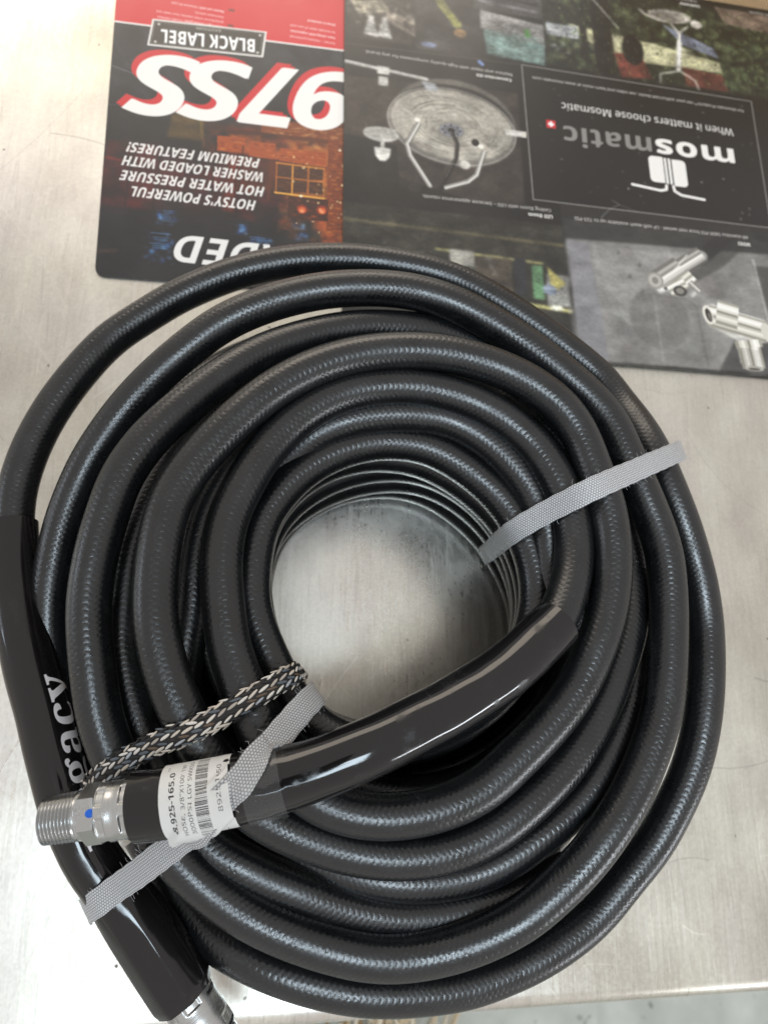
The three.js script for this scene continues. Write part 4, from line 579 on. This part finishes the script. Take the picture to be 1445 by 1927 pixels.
// loose fibres along the cut edges of the straps
{
  const fibres = (p, up, host, n) => {
    const parts = [];
    for (let i = 0; i < n; i++) {
      const k = 4 + Math.floor(rnd() * (p.length - 8)), T = p[k + 1].clone().sub(p[k - 1]).normalize(), u = up(k / (p.length - 1), p[k]), side = T.clone().cross(u).normalize().multiplyScalar(rnd() < 0.5 ? 1 : -1), nn = u.clone();
      const a = p[k].clone().addScaledVector(side, 5.0 * mm).addScaledVector(nn, 0.4 * mm), l = (0.7 + rnd() * 1.8) * mm, b = a.clone().addScaledVector(side, l * 0.6).addScaledVector(T, (rnd() - 0.5) * l), c = b.clone().addScaledVector(T, (rnd() - 0.5) * l).addScaledVector(side, l * (rnd() - 0.1)).addScaledVector(nn, (rnd() - 0.3) * l);
      parts.push(new THREE.TubeGeometry(new THREE.CatmullRomCurve3([a, b, c]), 5, 0.05 * mm, 4));
    }
    const o = mesh('strap_fibres', mergeGeometries(parts), mat({ color: rgb(0.6, 0.61, 0.63), roughness: 0.5 }), host); o.userData.kind = 'stuff';
  };
  for (const [p, n] of [[strap1P, 70], [strap2P, 60]]) fibres(p, () => V(0, 1, 0), scene.getObjectByName(p === strap1P ? 'webbing_strap_001' : 'webbing_strap'), n);
}

// ------------------------------------------------------------------ braided cord
{
  const cord = thing('braided_cord', 'flat cord braided in cream, brown and black yarn beside the threaded fitting', 'cord');
  const p = path([at(168, 1486, 70), at(178, 1472, 84), at(195, 1457, 93), at(249, 1424, 102), at(307, 1394, 110), at(366, 1374, 115), at(424, 1342, 113), at(486, 1307, 111), at(528, 1282, 108), at(550, 1269, 103), at(561, 1264, 92), at(560, 1265, 60), at(558, 1266, 20)], { step: 1 * mm, soft: 24 });
  const yarn = (r, g, b) => mat({ color: rgb(r, g, b), roughness: 0.62, sheen: 0.2 });
  const Y = [yarn(0.016, 0.015, 0.015), yarn(0.66, 0.6, 0.52), yarn(0.46, 0.42, 0.37), yarn(0.1, 0.12, 0.14), yarn(0.74, 0.71, 0.66), yarn(0.13, 0.09, 0.06), yarn(0.42, 0.45, 0.49)];
  mesh('cord_core', sweep(p, { ring: 24, radius: () => [4.0 * mm, 1.9 * mm] }), Y[0], cord);
  const seedG = new THREE.SphereGeometry(1, 12, 8), pal = [[4, 0, 1, 0, 2], [0, 3, 0, 1, 0], [4, 1, 6, 1, 4], [0, 0, 5, 0, 3], [1, 4, 2, 4, 6], [0, 3, 0, 0, 4], [4, 1, 0, 2, 0], [0, 3, 4, 0, 1]];
  let s = 0; const len = p.reduce((a, q, i) => a + (i ? q.distanceTo(p[i - 1]) : 0), 0), cum = [0]; for (let i = 1; i < p.length; i++) cum.push(cum[i - 1] + p[i].distanceTo(p[i - 1]));
  const where = (d) => { let i = 1; while (i < p.length - 1 && cum[i] < d) i++; const f = (d - cum[i - 1]) / (cum[i] - cum[i - 1]); return [p[i - 1].clone().lerp(p[i], f), p[i].clone().sub(p[i - 1]).normalize()]; };
  for (let row = 0; row < 8; row++) {
    const a = Math.PI * (0.03 + 0.94 * row / 7);
    for (let k = 0, d = row % 2 ? 2.2 * mm : 0; d < len; k++, d += (4.1 + rnd() * 0.5) * mm) {
      const [c, T] = where(d), side = T.clone().cross(V(0, 1, 0)).normalize(), up = side.clone().cross(T), q = c.clone().addScaledVector(side, (Math.cos(a) * 4.2 + (rnd() - 0.5) * 0.35) * mm).addScaledVector(up, (Math.sin(a) * 2.0 + (rnd() - 0.5) * 0.3) * mm);
      const twist = (row % 2 ? 0.26 : -0.26) + (rnd() - 0.5) * 0.2, X = T.clone().addScaledVector(side, twist).normalize(), nrm = side.clone().multiplyScalar(Math.cos(a) * 0.6).addScaledVector(up, Math.sin(a)).normalize(), Z = X.clone().cross(nrm).normalize(), Yv = Z.clone().cross(X);
      const col = pal[row][Math.floor(rnd() * 5)], m = mesh('yarn_stitch', seedG, Y[col], cord);
      m.matrixAutoUpdate = true; m.position.copy(q); m.quaternion.setFromRotationMatrix(new THREE.Matrix4().makeBasis(X, Yv, Z)); m.scale.set((2.05 + rnd() * 0.5) * mm, (0.34 + rnd() * 0.1) * mm, (0.48 + rnd() * 0.16) * mm);
    }
  }
}
// the phone that took the picture, just behind the lens: it is what the sleeves and the steel mirror
{
  const ph = thing('smartphone', 'dark smartphone held over the hose coil', 'phone'); ph.position.copy(camera.position); ph.quaternion.copy(camera.quaternion);
  mesh('phone_body', new RoundedBoxGeometry(0.072, 0.148, 0.008, 4, 0.004), mat({ color: rgb(0.03, 0.03, 0.033), roughness: 0.35 }), ph).position.set(-0.02, -0.055, 0.009);
}
// cream fibres on the floor below the table edge
{
  const m = thing('mop_head', 'cream and brown string mop end on the floor below the table edge', 'mop');
  const base = at(722, 1962, -890), mats = [mat({ color: rgb(0.62, 0.52, 0.36), roughness: 0.9 }), mat({ color: rgb(0.75, 0.68, 0.54), roughness: 0.9 }), mat({ color: rgb(0.3, 0.2, 0.1), roughness: 0.9 })];
  for (let i = 0; i < 44; i++) { const x = (rnd() - 0.5) * 0.13, a = (rnd() - 0.5) * 1.2, l = 0.1 + rnd() * 0.1, q = [0, 0.33, 0.66, 1].map((t) => V(base.x + x + Math.sin(a) * l * t, -0.884 + 0.012 * Math.sin(t * 3) + rnd() * 0.02, base.z + 0.08 - l * t * Math.cos(a))); mesh('mop_string', new THREE.TubeGeometry(new THREE.CatmullRomCurve3(q), 10, 0.003, 6), mats[i % 7 === 0 ? 2 : i % 2], m); }
}
renderer.render(scene, camera);
